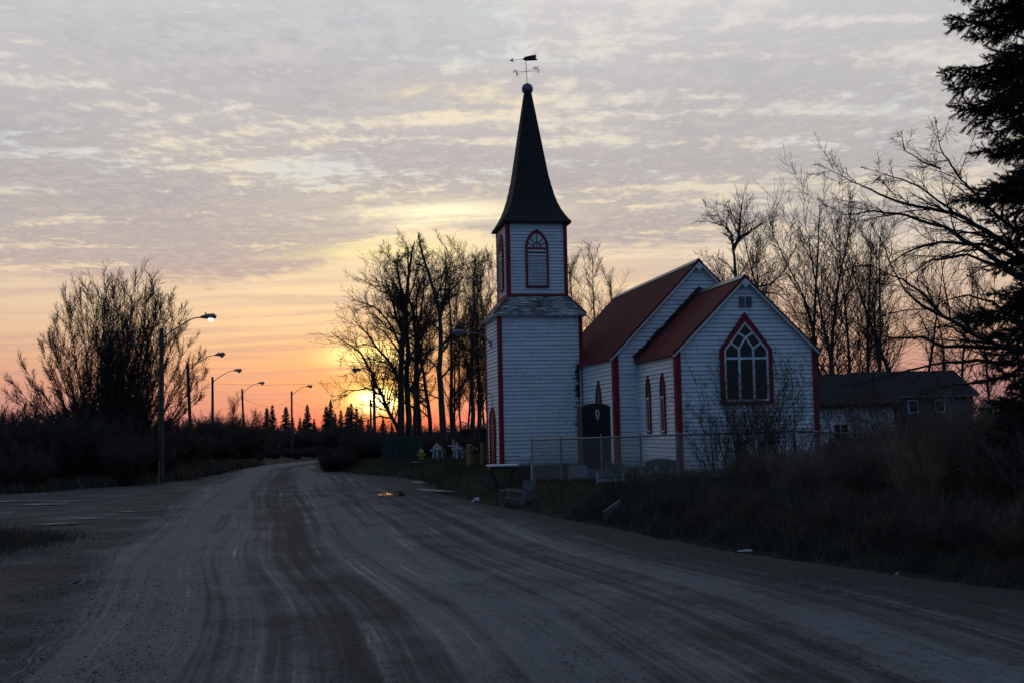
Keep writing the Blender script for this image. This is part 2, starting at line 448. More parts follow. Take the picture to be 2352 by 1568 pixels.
# ------------------------------------------------------------------ mesh helpers
def link(name, me, m=None, parent=None):
    o = bpy.data.objects.new(name, me)
    C.objects.link(o)
    if parent: o.parent = parent
    if m is not None and me is not None:
        me.materials.append(m)
    return o
def tag(o, label=None, cat=None, group=None, kind=None):
    if label: o['label'] = label
    if cat: o['category'] = cat
    if group: o['group'] = group
    if kind: o['kind'] = kind
    return o
def thing(name, label, cat, loc=(0, 0, 0), rz=0.0, group=None):
    o = bpy.data.objects.new(name, None)
    C.objects.link(o)
    o.empty_display_size = .3
    o.location = loc
    o.rotation_euler = (0, 0, rz)
    return tag(o, label, cat, group)
def copy_tree(o, parent=None):
    c = o.copy(); C.objects.link(c)
    if parent: c.parent = parent
    for ch in list(o.children): copy_tree(ch, c)
    return c
def np_mesh(name, co, faces):
    """co (n,3); faces a list of (k, m) int arrays"""
    me = bpy.data.meshes.new(name)
    co = np.ascontiguousarray(co, dtype=np.float32)
    me.vertices.add(len(co)); me.vertices.foreach_set('co', co.ravel())
    idx = np.concatenate([f.ravel() for f in faces]).astype(np.int32)
    tot = np.concatenate([np.full(len(f), f.shape[1], dtype=np.int32) for f in faces])
    st = np.zeros(len(tot), dtype=np.int32); st[1:] = np.cumsum(tot)[:-1]
    me.loops.add(len(idx)); me.loops.foreach_set('vertex_index', idx)
    me.polygons.add(len(tot)); me.polygons.foreach_set('loop_start', st)
    me.update(calc_edges=True)
    return me

class MB:
    def __init__(s): s.v, s.f = [], []
    def quad(s, *p):
        n = len(s.v); s.v += [tuple(q) for q in p]; s.f.append(tuple(range(n, n + len(p))))
    def box(s, c, size, rot=None, taper=None):
        hx, hy, hz = size[0] / 2, size[1] / 2, size[2] / 2
        n = len(s.v); c = Vector(c)
        for z in (-hz, hz):
            k = taper if (taper and z > 0) else 1.0
            for x, y in ((-hx, -hy), (hx, -hy), (hx, hy), (-hx, hy)):
                q = Vector((x * k, y * k, z))
                if rot: q = rot @ q
                s.v.append(tuple(q + c))
        for f in ((3, 2, 1, 0), (4, 5, 6, 7), (0, 1, 5, 4), (1, 2, 6, 5), (2, 3, 7, 6), (3, 0, 4, 7)):
            s.f.append(tuple(n + i for i in f))
        return s
    def beam(s, a, b, w, h, up=(0, 0, 1)):
        a, b = Vector(a), Vector(b)
        d = (b - a); L = d.length; d.normalize()
        upv = Vector(up)
        x = d.cross(upv)
        if x.length < 1e-4: x = d.cross(Vector((0, 1, 0)))
        x.normalize(); z = x.cross(d)
        n = len(s.v)
        for p in (a, b):
            for i, j in ((-1, -1), (1, -1), (1, 1), (-1, 1)):
                s.v.append(tuple(p + x * (i * w / 2) + z * (j * h / 2)))
        for f in ((0, 1, 2, 3), (7, 6, 5, 4), (0, 4, 5, 1), (1, 5, 6, 2), (2, 6, 7, 3), (3, 7, 4, 0)):
            s.f.append(tuple(n + i for i in f))
        return s
    def tube(s, pts, rad, n=8, cap=True):
        pts = [Vector(p) for p in pts]
        if not hasattr(rad, '__len__'): rad = [rad] * len(pts)
        base = len(s.v)
        prev = None
        for i, p in enumerate(pts):
            d = (pts[min(i + 1, len(pts) - 1)] - pts[max(i - 1, 0)]).normalized()
            if prev is None:
                x = d.orthogonal().normalized()
            else:
                x = (prev - d * prev.dot(d)).normalized()
            prev = x; y = d.cross(x)
            for k in range(n):
                a = 2 * PI * k / n
                s.v.append(tuple(p + (x * math.cos(a) + y * math.sin(a)) * rad[i]))
        for i in range(len(pts) - 1):
            for k in range(n):
                a, b = base + i * n + k, base + i * n + (k + 1) % n
                s.f.append((a, b, b + n, a + n))
        if cap:
            s.f.append(tuple(base + k for k in reversed(range(n))))
            s.f.append(tuple(base + (len(pts) - 1) * n + k for k in range(n)))
        return s
    def lathe(s, prof, c=(0, 0, 0), n=16):
        base = len(s.v); c = Vector(c)
        for r, z in prof:
            for k in range(n):
                a = 2 * PI * k / n
                s.v.append((c.x + r * math.cos(a), c.y + r * math.sin(a), c.z + z))
        for i in range(len(prof) - 1):
            for k in range(n):
                a, b = base + i * n + k, base + i * n + (k + 1) % n
                s.f.append((a, b, b + n, a + n))
        s.f.append(tuple(base + k for k in reversed(range(n))))
        s.f.append(tuple(base + (len(prof) - 1) * n + k for k in range(n)))
        return s
    def prism(s, pts, fr, d0, d1):
        """polygon pts (u,z) extruded in frame fr between depths d0 (back) and d1 (front)"""
        n = len(s.v); k = len(pts)
        for d in (d0, d1):
            for u, z in pts: s.v.append(tuple(fr(u, z, d)))
        s.f.append(tuple(n + i for i in reversed(range(k))))
        s.f.append(tuple(n + k + i for i in range(k)))
        for i in range(k):
            j = (i + 1) % k
            s.f.append((n + i, n + j, n + k + j, n + k + i))
        return s
    def ring(s, outer, inner, fr, d0, d1):
        n = len(s.v); k = len(outer)
        for pts, d in ((outer, d0), (outer, d1), (inner, d1), (inner, d0)):
            for u, z in pts: s.v.append(tuple(fr(u, z, d)))
        for a in range(3):
            for i in range(k):
                j = (i + 1) % k
                s.f.append((n + a * k + i, n + a * k + j, n + (a + 1) * k + j, n + (a + 1) * k + i))
        return s
    def mesh(s, name, smooth=False):
        me = bpy.data.meshes.new(name)
        me.from_pydata(s.v, [], s.f)
        if smooth:
            me.polygons.foreach_set('use_smooth', [True] * len(me.polygons))
        me.update()
        return me
    def build(s, name, m, parent=None, smooth=False):
        return link(name, s.mesh(name, smooth), m, parent)

def frame(O, U, N):
    O, U, N = Vector(O), Vector(U).normalized(), Vector(N).normalized()
    return lambda u, z, d=0.0: O + U * u + Vector((0, 0, z)) + N * d

# ------------------------------------------------------------------ terrain
REDGE = [(24, -30), (16, -4), (9.4, 8), (6.7, 14.7), (5.3, 16.8), (3.9, 19.8), (1.35, 27.5), (-2.7, 40.6), (-4.6, 52), (-8.2, 60), (-11, 66), (-12.2, 75), (-10.5, 88), (-4, 101), (8, 111), (30, 118), (80, 125)]
LEDGE = [(2, -30), (-2.2, -4), (-4.6, 8), (-5.4, 12.5), (-6.6, 17), (-7.6, 20.5), (-9.0, 27), (-12.2, 42), (-14.4, 54), (-15.6, 62), (-17.0, 70), (-17.6, 78), (-17.0, 90), (-11, 106), (2, 121), (28, 130), (80, 137)]
def catmull(pts, n):
    P = np.array([pts[0]] + pts + [pts[-1]], float)
    out = []
    for i in range(1, len(P) - 2):
        t = np.linspace(0, 1, n, endpoint=False)[:, None]
        a, b, c, d = P[i - 1], P[i], P[i + 1], P[i + 2]
        out.append(.5 * ((2 * b) + (-a + c) * t + (2 * a - 5 * b + 4 * c - d) * t ** 2 + (-a + 3 * b - 3 * c + d) * t ** 3))
    out.append(P[-2][None]); return np.concatenate(out)
RE, LE = catmull(REDGE, 6), catmull(LEDGE, 6)
def sdist(poly, X, Y):
    """signed distance to a polyline, positive on its right"""
    X = np.asarray(X, float); Y = np.asarray(Y, float)
    best = np.full(X.shape, 1e9); sg = np.zeros(X.shape)
    for (x0, y0), (x1, y1) in zip(poly[:-1], poly[1:]):
        ex, ey = x1 - x0, y1 - y0
        t = np.clip(((X - x0) * ex + (Y - y0) * ey) / (ex * ex + ey * ey + 1e-12), 0, 1)
        qx, qy = X - x0 - t * ex, Y - y0 - t * ey
        d = qx * qx + qy * qy
        c = ex * qy - ey * qx
        k = d < best
        best = np.where(k, d, best); sg = np.where(k, np.where(c < 0, 1.0, -1.0), sg)
    return np.sqrt(best) * sg
rs = np.random.RandomState(7)
_w = [(rs.uniform(-1, 1, 2) * f, rs.uniform(0, 6.28), a) for f, a in ((.25, .5), (.4, .5), (.7, .35), (1.1, .3), (1.9, .2), (2.6, .15), (.15, .6))]
def lump(X, Y):
    r = 0
    for k, p, a in _w: r = r + a * np.sin(np.asarray(X) * k[0] + np.asarray(Y) * k[1] + p)
    return r
SIDE = [(-3.6, 8), (-4.5, 12.5), (-5.7, 17), (-6.7, 20.5), (-8.1, 27), (-11.3, 42), (-13.5, 54), (-15.4, 66), (-16.8, 68), (-16.6, 58), (-17.4, 52.5), (-21, 46), (-28, 44), (-60, 43), (-60, 25), (-40, 22), (-34, 14), (-32, 4), (-30, -6), (-2.2, -6)]
def inside(poly, X, Y):
    X = np.asarray(X, float); Y = np.asarray(Y, float)
    c = np.zeros(X.shape, bool); n = len(poly)
    for i in range(n):
        x0, y0 = poly[i]; x1, y1 = poly[i - 1]
        with np.errstate(divide='ignore', invalid='ignore'):
            k = ((y0 > Y) != (y1 > Y)) & (X < (x1 - x0) * (Y - y0) / (y1 - y0 + 1e-12) + x0)
        c ^= k
    return c
def gh(X, Y):
    X = np.asarray(X, float); Y = np.asarray(Y, float)
    d = sdist(RE, X, Y)
    dl = -sdist(LE, X, Y)
    t = np.clip((d + .05) / 2.3, 0, 1); t = t * t * (3 - 2 * t)
    damp = np.clip((200 - np.hypot(X, Y)) / 100, 0, 1)
    onroad = (d < .3) & (dl < .3)
    h = -.035 + .69 * t * damp + np.where(d > .4, .045 * lump(X, Y) * np.clip(d - .4, 0, 1), 0)
    sdl = np.clip((dl - .3) / 2, 0, 1)
    h = h + np.where(dl > .3, np.where(inside(SIDE, X, Y), -.0, .05 * (lump(X, Y) + .6) * sdl), 0)
    return np.where(onroad, -.035, h)
def gz(x, y): return float(gh(np.array([x]), np.array([y]))[0])

def axis_coords(lo, hi, step, far, g=1.35):
    a = list(np.arange(lo, hi + 1e-6, step)); s = step
    while a[-1] < far: s *= g; a.append(a[-1] + s)
    s = step
    while a[0] > -far: s *= g; a.insert(0, a[0] - s)
    return np.array(a)
xs = axis_coords(-34, 30, .5, 3000); ys = axis_coords(-6, 96, .5, 3000)
GX, GY = np.meshgrid(xs, ys)
GZ = gh(GX, GY)
nx, ny = len(xs), len(ys)
ii = (np.arange(ny - 1)[:, None] * nx + np.arange(nx - 1)[None]).ravel()
gme = np_mesh('ground', np.stack([GX.ravel(), GY.ravel(), GZ.ravel()], 1), [np.stack([ii, ii + 1, ii + 1 + nx, ii + nx], 1)])
gme.polygons.foreach_set('use_smooth', [True] * len(gme.polygons))
tag(link('ground', gme, M['ground']), 'dark earth ground with a low grassy rise under the church', None, kind='structure')

# road: a sheet between the two edges, rutted along its length
def resample(poly, n):
    seg = np.hypot(*np.diff(poly, axis=0).T); s = np.concatenate([[0], np.cumsum(seg)])
    q = np.linspace(0, s[-1], n)
    return np.stack([np.interp(q, s, poly[:, 0]), np.interp(q, s, poly[:, 1])], 1), q
NS, NTT = 520, 84
# match the two edges knot by knot so that cross-lines stay square to the road
def bypar(pts, n):
    p = catmull(pts, 40); k = np.linspace(0, len(p) - 1, n)
    return np.stack([np.interp(k, np.arange(len(p)), p[:, 0]), np.interp(k, np.arange(len(p)), p[:, 1])], 1)
rl, rr = bypar(LEDGE, NS), bypar(REDGE, NS)
_k = np.exp(-np.linspace(-2, 2, 61) ** 2); _k /= _k.sum()
rl = np.stack([np.convolve(np.pad(rl[:, i], 30, mode='edge'), _k, mode='valid') for i in (0, 1)], 1)
mid = (rl + rr) / 2
sl = np.concatenate([[0], np.cumsum(np.hypot(*np.diff(mid, axis=0).T))])
tt = np.linspace(0, 1, NTT)
TT, SS = np.meshgrid(tt, sl)
jit = (np.random.RandomState(3).rand(NS, 2) - .5) * .5
jit = (jit + np.roll(jit, 1, 0)) / 1.2
slow = np.stack([sum(a * np.sin(sl * f + p) for f, p, a in ((.9, q, .5), (2.1, q * 2, .35), (4.3, q * 3, .25), (.31, q, .5))) for q in (1.0, 2.2)], 1)
TJ = TT.copy()
for j in (0, 1, 2, 3):
    TJ[:, j] += (jit[:, 0] * .02 + slow[:, 0] * .016 - .01) * (1 - j / 4)
    TJ[:, -1 - j] += (jit[:, 1] * .02 + slow[:, 1] * .018 + .004) * (1 - j / 4)
def soft(p, w):
    k = np.exp(-np.linspace(-2, 2, 2 * w + 1) ** 2); k /= k.sum()
    return np.stack([np.convolve(np.pad(p[:, i], w, mode='edge'), k, mode='valid') for i in (0, 1)], 1)
rrs = soft(rr, 60)
bb = np.clip((TJ - .70) / .30, 0, 1); bb = bb * bb * (3 - 2 * bb)
RX = rl[:, :1] * (1 - TJ) + (rrs[:, :1] * (1 - bb) + rr[:, :1] * bb) * TJ; RY = rl[:, 1:] * (1 - TJ) + (rrs[:, 1:] * (1 - bb) + rr[:, 1:] * bb) * TJ
wid = np.hypot(rr[:, 0] - rl[:, 0], rr[:, 1] - rl[:, 1])
ker = np.exp(-np.linspace(-2, 2, 121) ** 2); ker /= ker.sum()
wid = np.convolve(np.pad(wid, 60, mode='edge'), ker, mode='valid')
UU = TT * wid[:, None]
rut = .016 * np.sin(UU * 2.9 + .6 * np.sin(SS * .05)) + .010 * np.sin(UU * 6.1 + 1 + .8 * np.sin(SS * .037)) + .006 * np.sin(UU * 14 + np.sin(SS * .11) * 2)
rut += .007 * lump(RX * 1.7, RY * 1.7)
crownz = .03 * (1 - (2 * TT - 1) ** 2)
edgez = np.clip(np.minimum(TT, 1 - TT) / .03, 0, 1)
RZ = .012 + (.03 + rut + crownz) * edgez - .055 * (1 - edgez)
ii = (np.arange(NS - 1)[:, None] * NTT + np.arange(NTT - 1)[None]).ravel()
rf = np.stack([ii, ii + 1, ii + 1 + NTT, ii + NTT], 1)
rme = np_mesh('road', np.stack([RX.ravel(), RY.ravel(), RZ.ravel()], 1), [rf])
uvl = rme.uv_layers.new(name='UVMap')
uvs = np.stack([UU.ravel(), SS.ravel()], 1)[rf.ravel()].astype(np.float32)
uvl.data.foreach_set('uv', uvs.ravel())
ed_ = rme.uv_layers.new(name='Edge')
ed_.data.foreach_set('uv', np.stack([TT.ravel(), SS.ravel()], 1)[rf.ravel()].astype(np.float32).ravel())
rme.polygons.foreach_set('use_smooth', [True] * len(rme.polygons))
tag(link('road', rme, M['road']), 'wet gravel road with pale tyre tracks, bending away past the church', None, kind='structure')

# side road: gravel apron that leaves the main road
def apron(name, poly, z, m, label, step=.35):
    P = np.array(poly)
    x = np.arange(P[:, 0].min(), P[:, 0].max(), step); y = np.arange(P[:, 1].min(), P[:, 1].max(), step)
    X, Y = np.meshgrid(x, y)
    k = inside(poly, X + .35 * lump(X * 3, Y * 3), Y + .35 * lump(Y * 3 + 9, X * 3))
    Z = z + .012 * lump(X * 2.3, Y * 2.3) + .01 * lump(X * .8 + 4, Y * .8)
    n = len(x); idx = (np.arange(len(y) - 1)[:, None] * n + np.arange(n - 1)[None])
    kk = k[:-1, :-1] & k[1:, :-1] & k[:-1, 1:] & k[1:, 1:]
    i = idx[kk]
    f = np.stack([i, i + 1, i + 1 + n, i + n], 1)
    used, inv = np.unique(f, return_inverse=True)
    co = np.stack([X.ravel(), Y.ravel(), Z.ravel()], 1)[used]
    me = np_mesh(name, co, [inv.reshape(f.shape)])
    u = me.uv_layers.new(name='UVMap')
    fv = inv.reshape(f.shape).ravel()
    u.data.foreach_set('uv', np.stack([co[fv, 1], co[fv, 0]], 1).astype(np.float32).ravel())
    me.polygons.foreach_set('use_smooth', [True] * len(me.polygons))
    return tag(link(name, me, m), label, None, kind='structure')
apron('side_road', SIDE, -.005, M['side_road'], 'rough gravel side road joining the main road')
PULL = [(-3, 40.2), (-2.9, 41.5), (-3.2, 46), (-4.7, 52), (-6.4, 57), (-8.4, 60.2), (-9.5, 61.5), (-8, 56), (-5.2, 50)]
#apron('gravel_path', PULL, .005, M['side_road'], 'gravel pull-in in front of the church mound')

rnd = random.Random(11)
def road_z(x, y):
    d = (RX - x) ** 2 + (RY - y) ** 2
    k = d < .5
    return float(max(RZ[k].max() if k.any() else -.1, .02 if inside(SIDE, np.array([x]), np.array([y]))[0] else -.1))
def puddle(px, py, w, l, rot, label, m='sky_sheen', seed=0):
    c = on_z(px, py, .03); r = random.Random(seed + px)
    mb = MB(); n = 40; pts = []
    ph = [r.uniform(0, 6.28) for _ in range(5)]
    for k in range(n):
        a = 2 * PI * k / n
        q = 1 + .16 * math.sin(2 * a + ph[0]) + .16 * math.sin(3 * a + ph[1]) + .12 * math.sin(5 * a + ph[2]) + .1 * math.sin(9 * a + ph[3])
        x, y = w * .5 * q * math.cos(a), l * .5 * q * math.sin(a)
        pts.append((x * math.cos(rot) - y * math.sin(rot), x * math.sin(rot) + y * math.cos(rot), 0))
    mb.quad(*pts)
    o = mb.build('puddle', M[m])
    o.location = (c.x, c.y, road_z(c.x, c.y) + .003)
    return tag(o, label, None, kind='structure')
puddle(903, 1137, .8, 2.6, .1, 'small puddle glowing orange in the reflected dawn', 'water')
puddle(1000, 1128, .7, 4.2, .55, 'wet strip with painted pale sky sheen in the gravel pull-in')
puddle(958, 1108, .5, 3.4, .3, 'thin wet strip with painted sky sheen near the hydrant')
for i, (px, py, w, l, rot, lb) in enumerate([(30, 1149, 2.4, .7, .1, 'puddle with painted sky sheen at the outer edge of the side road'), (100, 1156, 2.6, .8, -.1, 'long puddle with painted sky sheen on the gravel side road'), (160, 1150, 1.4, .5, .1, 'small puddle with painted sky sheen towards the thicket'),
                                             (140, 1200, 1.5, .5, .3, 'wet streak painted sky-pale on the side road where wheels turn in'), (215, 1188, 1.6, .4, .4, 'second wet streak painted sky-pale along the turning tracks'), (310, 1172, 1.8, .4, .3, 'wet streak painted sky-pale nearest the main road'), (270, 1180, 1.0, .3, .3, 'short wet streak painted sky-pale between the turning tracks'), (15, 1178, 1.0, .4, .1, 'wet patch painted sky-pale at the picture edge of the side road')]):
    puddle(px, py, w, l, rot, lb, 'sky_sheen', i)

# ------------------------------------------------------------------ church (local x across, y away from camera, z up)
G0 = .65
TH = R_(-10.117)
ch = thing('church', 'white clapboard church with red trim, red roofs and a tall black spire', 'church', (7.96, 38.436, G0), -TH)

def clap(mb, fr, z0, z1, lr, h=.15, lip=.035):
    n = max(1, round((z1 - z0) / h)); h = (z1 - z0) / n
    rj = random.Random(int(z1 * 977 + z0 * 31 + lr(z0)[0] * 77))
    for i in range(n):
        a, b = z0 + i * h, z0 + (i + 1) * h
        (l0, r0), (l1, r1) = lr(a), lr(b)
        if r0 - l0 < .03: continue
        d = lip * rj.uniform(.85, 1.2)
        w1, w2 = rj.uniform(-.004, .004), rj.uniform(-.004, .004)
        e = min(.020, h * .14)
        mb.quad(fr(l0, a + w1 + e, d), fr(r0, a + w2 + e, d), fr(r1, b + .012, 0), fr(l1, b + .012, 0))
        mb.quad(fr(l0, a + w1, d - .024), fr(r0, a + w2, d - .024), fr(r0, a + w2 + e, d), fr(l0, a + w1 + e, d))
        mb.quad(fr(l0, a + w1, -.01), fr(r0, a + w2, -.01), fr(r0, a + w2, d - .024), fr(l0, a + w1, d - .024))

def gable(mb, fr, half, zb, ze, za, h=.15):
    clap(mb, fr, zb, ze, lambda z: (-half, half), h)
    clap(mb, fr, ze, za, lambda z: (-half * max(0, (za - z)) / (za - ze), half * max(0, (za - z)) / (za - ze)), h)

CH, CL_, CE, CA = 2.482, 4.56, 4.10, 6.55         # chancel half width, length, eave, apex
NH, NY0, NY1, NE, NA = 3.40, 4.56, 16.3, 4.30, 7.79
TX, TY0, TS = -5.10, 9.918, 3.52                   # tower axis, front face, side
TH2 = TS / 2; TYC = TY0 + TH2
UH, UX = 1.275, -5.075                             # upper stage half width, axis
UY0 = TYC - UH
ZL, ZS, ZU = 6.30, 7.13, 10.32                     # top of lower stage, top of skirt roof, top of belfry

def lancet(hw, zb, zs, za, n=9):
    h = za - zs
    c = max(0.001, (h * h - hw * hw) / (2 * hw)); Rr = hw + c
    pts = [(-hw, zb), (hw, zb)]
    a1 = math.asin(min(1, h / Rr))
    for i in range(n + 1):
        a = a1 * i / n
        pts.append((Rr * math.cos(a) - c, zs + Rr * math.sin(a)))
    for i in range(n - 1, -1, -1):
        a = a1 * i / n
        pts.append((-(Rr * math.cos(a) - c), zs + Rr * math.sin(a)))
    pts[2 + n] = (0.0, za)
    return pts

# --- chancel
chan = MB()
fC = frame((0, 0, 0), (1, 0, 0), (0, -1, 0))
fCL = frame((-CH, 0, 0), (0, 1, 0), (-1, 0, 0))
fCR = frame((CH, 0, 0), (0, 1, 0), (1, 0, 0))
gable(chan, fC, CH, -.35, CE, CA, .143)
clap(chan, fCL, -.35, CE, lambda z: (0, CL_), .143)
clap(chan, fCR, -.35, CE, lambda z: (0, CL_), .143)
chancel = chan.build('chancel', M['siding'], ch)
# --- nave
nav = MB()
fN = frame((0, NY0, 0), (1, 0, 0), (0, -1, 0))
fNL = frame((-NH, NY0, 0), (0, 1, 0), (-1, 0, 0))
fNR = frame((NH, NY0, 0), (0, 1, 0), (1, 0, 0))
fNB = frame((0, NY1, 0), (1, 0, 0), (0, 1, 0))
gable(nav, fN, NH, -.35, NE, NA, .155)
gable(nav, fNB, NH, -.35, NE, NA, .155)
clap(nav, fNL, -.35, NE, lambda z: (0, NY1 - NY0), .155)
clap(nav, fNR, -.35, NE, lambda z: (0, NY1 - NY0), .155)
nave = nav.build('nave', M['siding'], ch)
# --- tower, lower and upper stage
tow = MB()
fT = frame((TX, TY0, 0), (1, 0, 0), (0, -1, 0))
fTL = frame((TX - TH2, TYC, 0), (0, 1, 0), (-1, 0, 0))
fTR = frame((TX + TH2, TYC, 0), (0, 1, 0), (1, 0, 0))
fTB = frame((TX, TY0 + TS, 0), (1, 0, 0), (0, 1, 0))
for f in (fT, fTL, fTR, fTB): clap(tow, f, -.2, ZL, lambda z: (-TH2, TH2), .158)
fU = frame((UX, UY0, 0), (1, 0, 0), (0, -1, 0))
fUL = frame((UX - UH, TYC, 0), (0, 1, 0), (-1, 0, 0))
fUR = frame((UX + UH, TYC, 0), (0, 1, 0), (1, 0, 0))
fUB = frame((UX, TYC + UH, 0), (1, 0, 0), (0, 1, 0))
for f in (fU, fUL, fUR, fUB): clap(tow, f, ZS - .15, ZU, lambda z: (-UH, UH), .140)
tower = tow.build('tower', M['siding'], ch)

# --- roofs
def roof(name, half, y0, y1, ze, za, over, parent, back=0.0):
    mb = MB(); sl = (za - ze) / half
    xo = half + over; zo = ze - over * sl; th = .07
    nrm = math.hypot(1, sl)
    for sg in (-1, 1):
        a = Vector((0, y0, za + .05)); b = Vector((sg * xo, y0, zo + .05))
        a2, b2 = a + Vector((0, y1 - y0, 0)), b + Vector((0, y1 - y0, 0))
        dn = Vector((0, 0, -th * nrm))
        P = [a, b, b2, a2]
        if sg < 0: P = P[::-1]
        Q = [p + dn for p in P]
        mb.quad(*P); mb.quad(*Q[::-1])
        for i in range(4):
            j = (i + 1) % 4
            mb.quad(P[j], P[i], Q[i], Q[j])
        n = int((y1 - y0) / .30)                      # standing ribs down the slope
        for i in range(n + 1):
            y = y0 + .03 + (y1 - y0 - .06) * i / n
            mb.beam((sg * .03, y, za + .05 - .03 * sl), (sg * xo, y, zo + .052), .03, .035, (0, 0, 1))
    o = mb.build(name, M['roof_red'], parent)
    rc = MB()
    for sg in (-1, 1):
        a = Vector((0, y0, za + .10)); b = Vector((sg * .16, y0, za + .10 - .16 * sl)); d = Vector((0, y1 - y0, 0))
        P = [a, b, b + d, a + d]
        rc.quad(*(P if sg > 0 else P[::-1]))
    rc.build('ridge_cap', M['galv'], o)
    return o
nroof = roof('roof', NH, NY0 - .16, NY1 + .16, NE, NA, .17, nave)
croof = roof('roof', CH, -.16, CL_ - .04, CE, CA, .15, chancel)
# rough flashing where the chancel roof meets the nave gable
fl = MB(); sl = (CA - CE) / CH
rj = random.Random(5)
for i in range(26):
    k = i / 25
    x = -(CH + .1) * (1 - k); z = CE - .1 * sl + (CA - CE + .1 * sl) * k + .12
    fl.box((x, CL_ - .11 + rj.uniform(-.03, .02), z + rj.uniform(-.02, .05)), (.16, .14, .15 + rj.uniform(0, .07)), Matrix.Rotation(-math.atan(sl) + rj.uniform(-.2, .2), 3, 'Y'))
fl.build('flashing', M['rot'], croof)
# rake boards and the small diamond at each gable peak
def rakes(half, y, ze, za, over, parent):
    mb = MB(); sl = (za - ze) / half
    for sg in (-1, 1):
        mb.beam((0, y, za - .09), (sg * (half + over), y, ze - over * sl - .09), .05, .15, (0, 1, 0))
    mb.build('rake_board', M['white_trim'], parent)
    d = MB(); fr = frame((0, y - .04, 0), (1, 0, 0), (0, -1, 0))
    d.prism([(0, za - .40), (.17, za - .22), (0, za - .06), (-.17, za - .22)], fr, 0, .03)
    d.build('peak_diamond', M['white_trim'], parent)
rakes(CH, -.12, CE, CA, .15, chancel)
rakes(NH, NY0 - .12, NE, NA, .17, nave)

# corner boards
def corners(parent, spec, m, w=.14):
    for (x, y, z0, z1, sx, sy) in spec:
        mb = MB()
        mb.box((x - sx * (w / 2 - .045), y - sy * .005, (z0 + z1) / 2), (w, .14, z1 - z0))
        mb.box((x - sx * .005, y - sy * (w / 2 - .045 + .07), (z0 + z1) / 2), (.136, w, z1 - z0))
        mb.build('corner_board', m, parent)
corners(chancel, [(-CH, 0, -.3, CE + .02, -1, -1), (CH, 0, -.3, CE + .02, 1, -1)], M['red_paint'], .17)
corners(nave, [(-NH, NY0, -.3, NE + .02, -1, -1), (NH, NY0, -.3, NE + .02, 1, -1)], M['red_paint'], .19)
nw = MB(); nw.box((-NH - .05, TY0 - .14, 2.0), (.05, .14, 4.2)); nw.build('white_corner_board', M['white_trim'], nave)
corners(tower, [(TX - TH2, TY0, 0, ZL, -1, -1), (TX + TH2, TY0, 0, ZL, 1, -1), (TX - TH2, TY0 + TS, 0, ZL, -1, 1)], M['red_paint'], .16)
corners(tower, [(UX - UH, UY0, ZS, ZU, -1, -1), (UX + UH, UY0, ZS, ZU, 1, -1), (UX - UH, TYC + UH, ZS, ZU, -1, 1), (UX + UH, TYC + UH, ZS, ZU, 1, 1)], M['red_paint'], .16)
tb = MB()
for (x, y, sx, sy) in ((UX, UY0 - .045, 2 * UH, .05), (UX - UH - .045, TYC, .05, 2 * UH)):
    tb.box((x, y, ZS + .05), (sx, sy, .10))
tb.build('base_trim', M['red_paint'], tower)

# skirt roof: courses of worn shingles
sk = MB(); rj = random.Random(8)
nc = 7
H0 = TH2 + .20
for side in range(4):
    rot = Matrix.Rotation(side * PI / 2, 3, 'Z')
    for i in range(nc):
        a, b = i / nc, (i + 1) / nc
        ha, hb = H0 + (UH + .02 - H0) * a, H0 + (UH + .02 - H0) * b
        za, zb = ZL - .02 + (ZS + .03 - ZL) * a, ZL - .02 + (ZS + .03 - ZL) * b
        x = -ha
        while x < ha - .02:
            w = min(rj.uniform(.12, .30), ha - x)
            x2 = x + w
            lo = rj.uniform(-.03, .012) if rj.random() < .8 else -.06
            lift = rj.uniform(.015, .05)
            clampx = lambda q: max(-hb, min(hb, q))
            P = [Vector((x, -ha - .02, za + lift + lo * .8)), Vector((x2, -ha - .02, za + lift + lo * .8)), Vector((clampx(x2), -hb, zb + .012)), Vector((clampx(x), -hb, zb + .012))]
            Q = [p - Vector((0, 0, .03)) for p in P]
            cc = Vector((TX + (UX - TX) * (a + b) / 2, TYC, 0))
            P = [rot @ p + cc for p in P]; Q = [rot @ q + cc for q in Q]
            sk.quad(*P); sk.quad(Q[0], Q[1], P[1], P[0])
            x = x2 + .006
skirt = sk.build('skirt_roof', M['shingle_grey'], tower)
so = MB(); so.box((TX, TYC, ZL - .03), (2 * H0 - .02, 2 * H0 - .02, .06)); so.build('soffit', M['white_trim'], skirt)
hp = MB()
for sx in (-1, 1):
    hp = MB()
    hp.beam((TX + sx * H0, TYC - H0, ZL + .05), (UX + sx * UH, TYC - UH, ZS + .06), .09, .05)
    hp.build('hip_board', M['red_paint'], skirt)

# spire: flared square roof, shingled in courses
prof = [(1.50, 0), (1.47, .05), (1.36, .20), (1.24, .40), (1.10, .68), (.98, 1.0), (.87, 1.4), (.78, 1.8), (.70, 2.2)]
for i in range(1, 27): prof.append((.70 + (.145 - .70) * i / 26, 2.2 + (5.98 - 2.2) * i / 26))
spm = MB()
SPX = UX
for (h0, z0), (h1, z1) in zip(prof[:-1], prof[1:]):
    k = .012
    for side in range(4):
        rot = Matrix.Rotation(side * PI / 2, 3, 'Z')
        c = Vector((SPX, TYC, ZU))
        P = [Vector((-h0 - k, -h0 - k, z0)), Vector((h0 + k, -h0 - k, z0)), Vector((h1, -h1, z1 + .01)), Vector((-h1, -h1, z1 + .01))]
        Q = [Vector((-h0, -h0, z0 - .001)), Vector((h0, -h0, z0 - .001))]
        P = [rot @ p + c for p in P]; Q = [rot @ q + c for q in Q]
        spm.quad(*P); spm.quad(Q[0], Q[1], P[1], P[0])
spire = spm.build('spire', M['shingle_dark'], tower)
es = MB(); es.box((SPX, TYC, ZU - .03), (2.98, 2.98, .055)); es.build('eave_board', M['wood_dark'], spire)
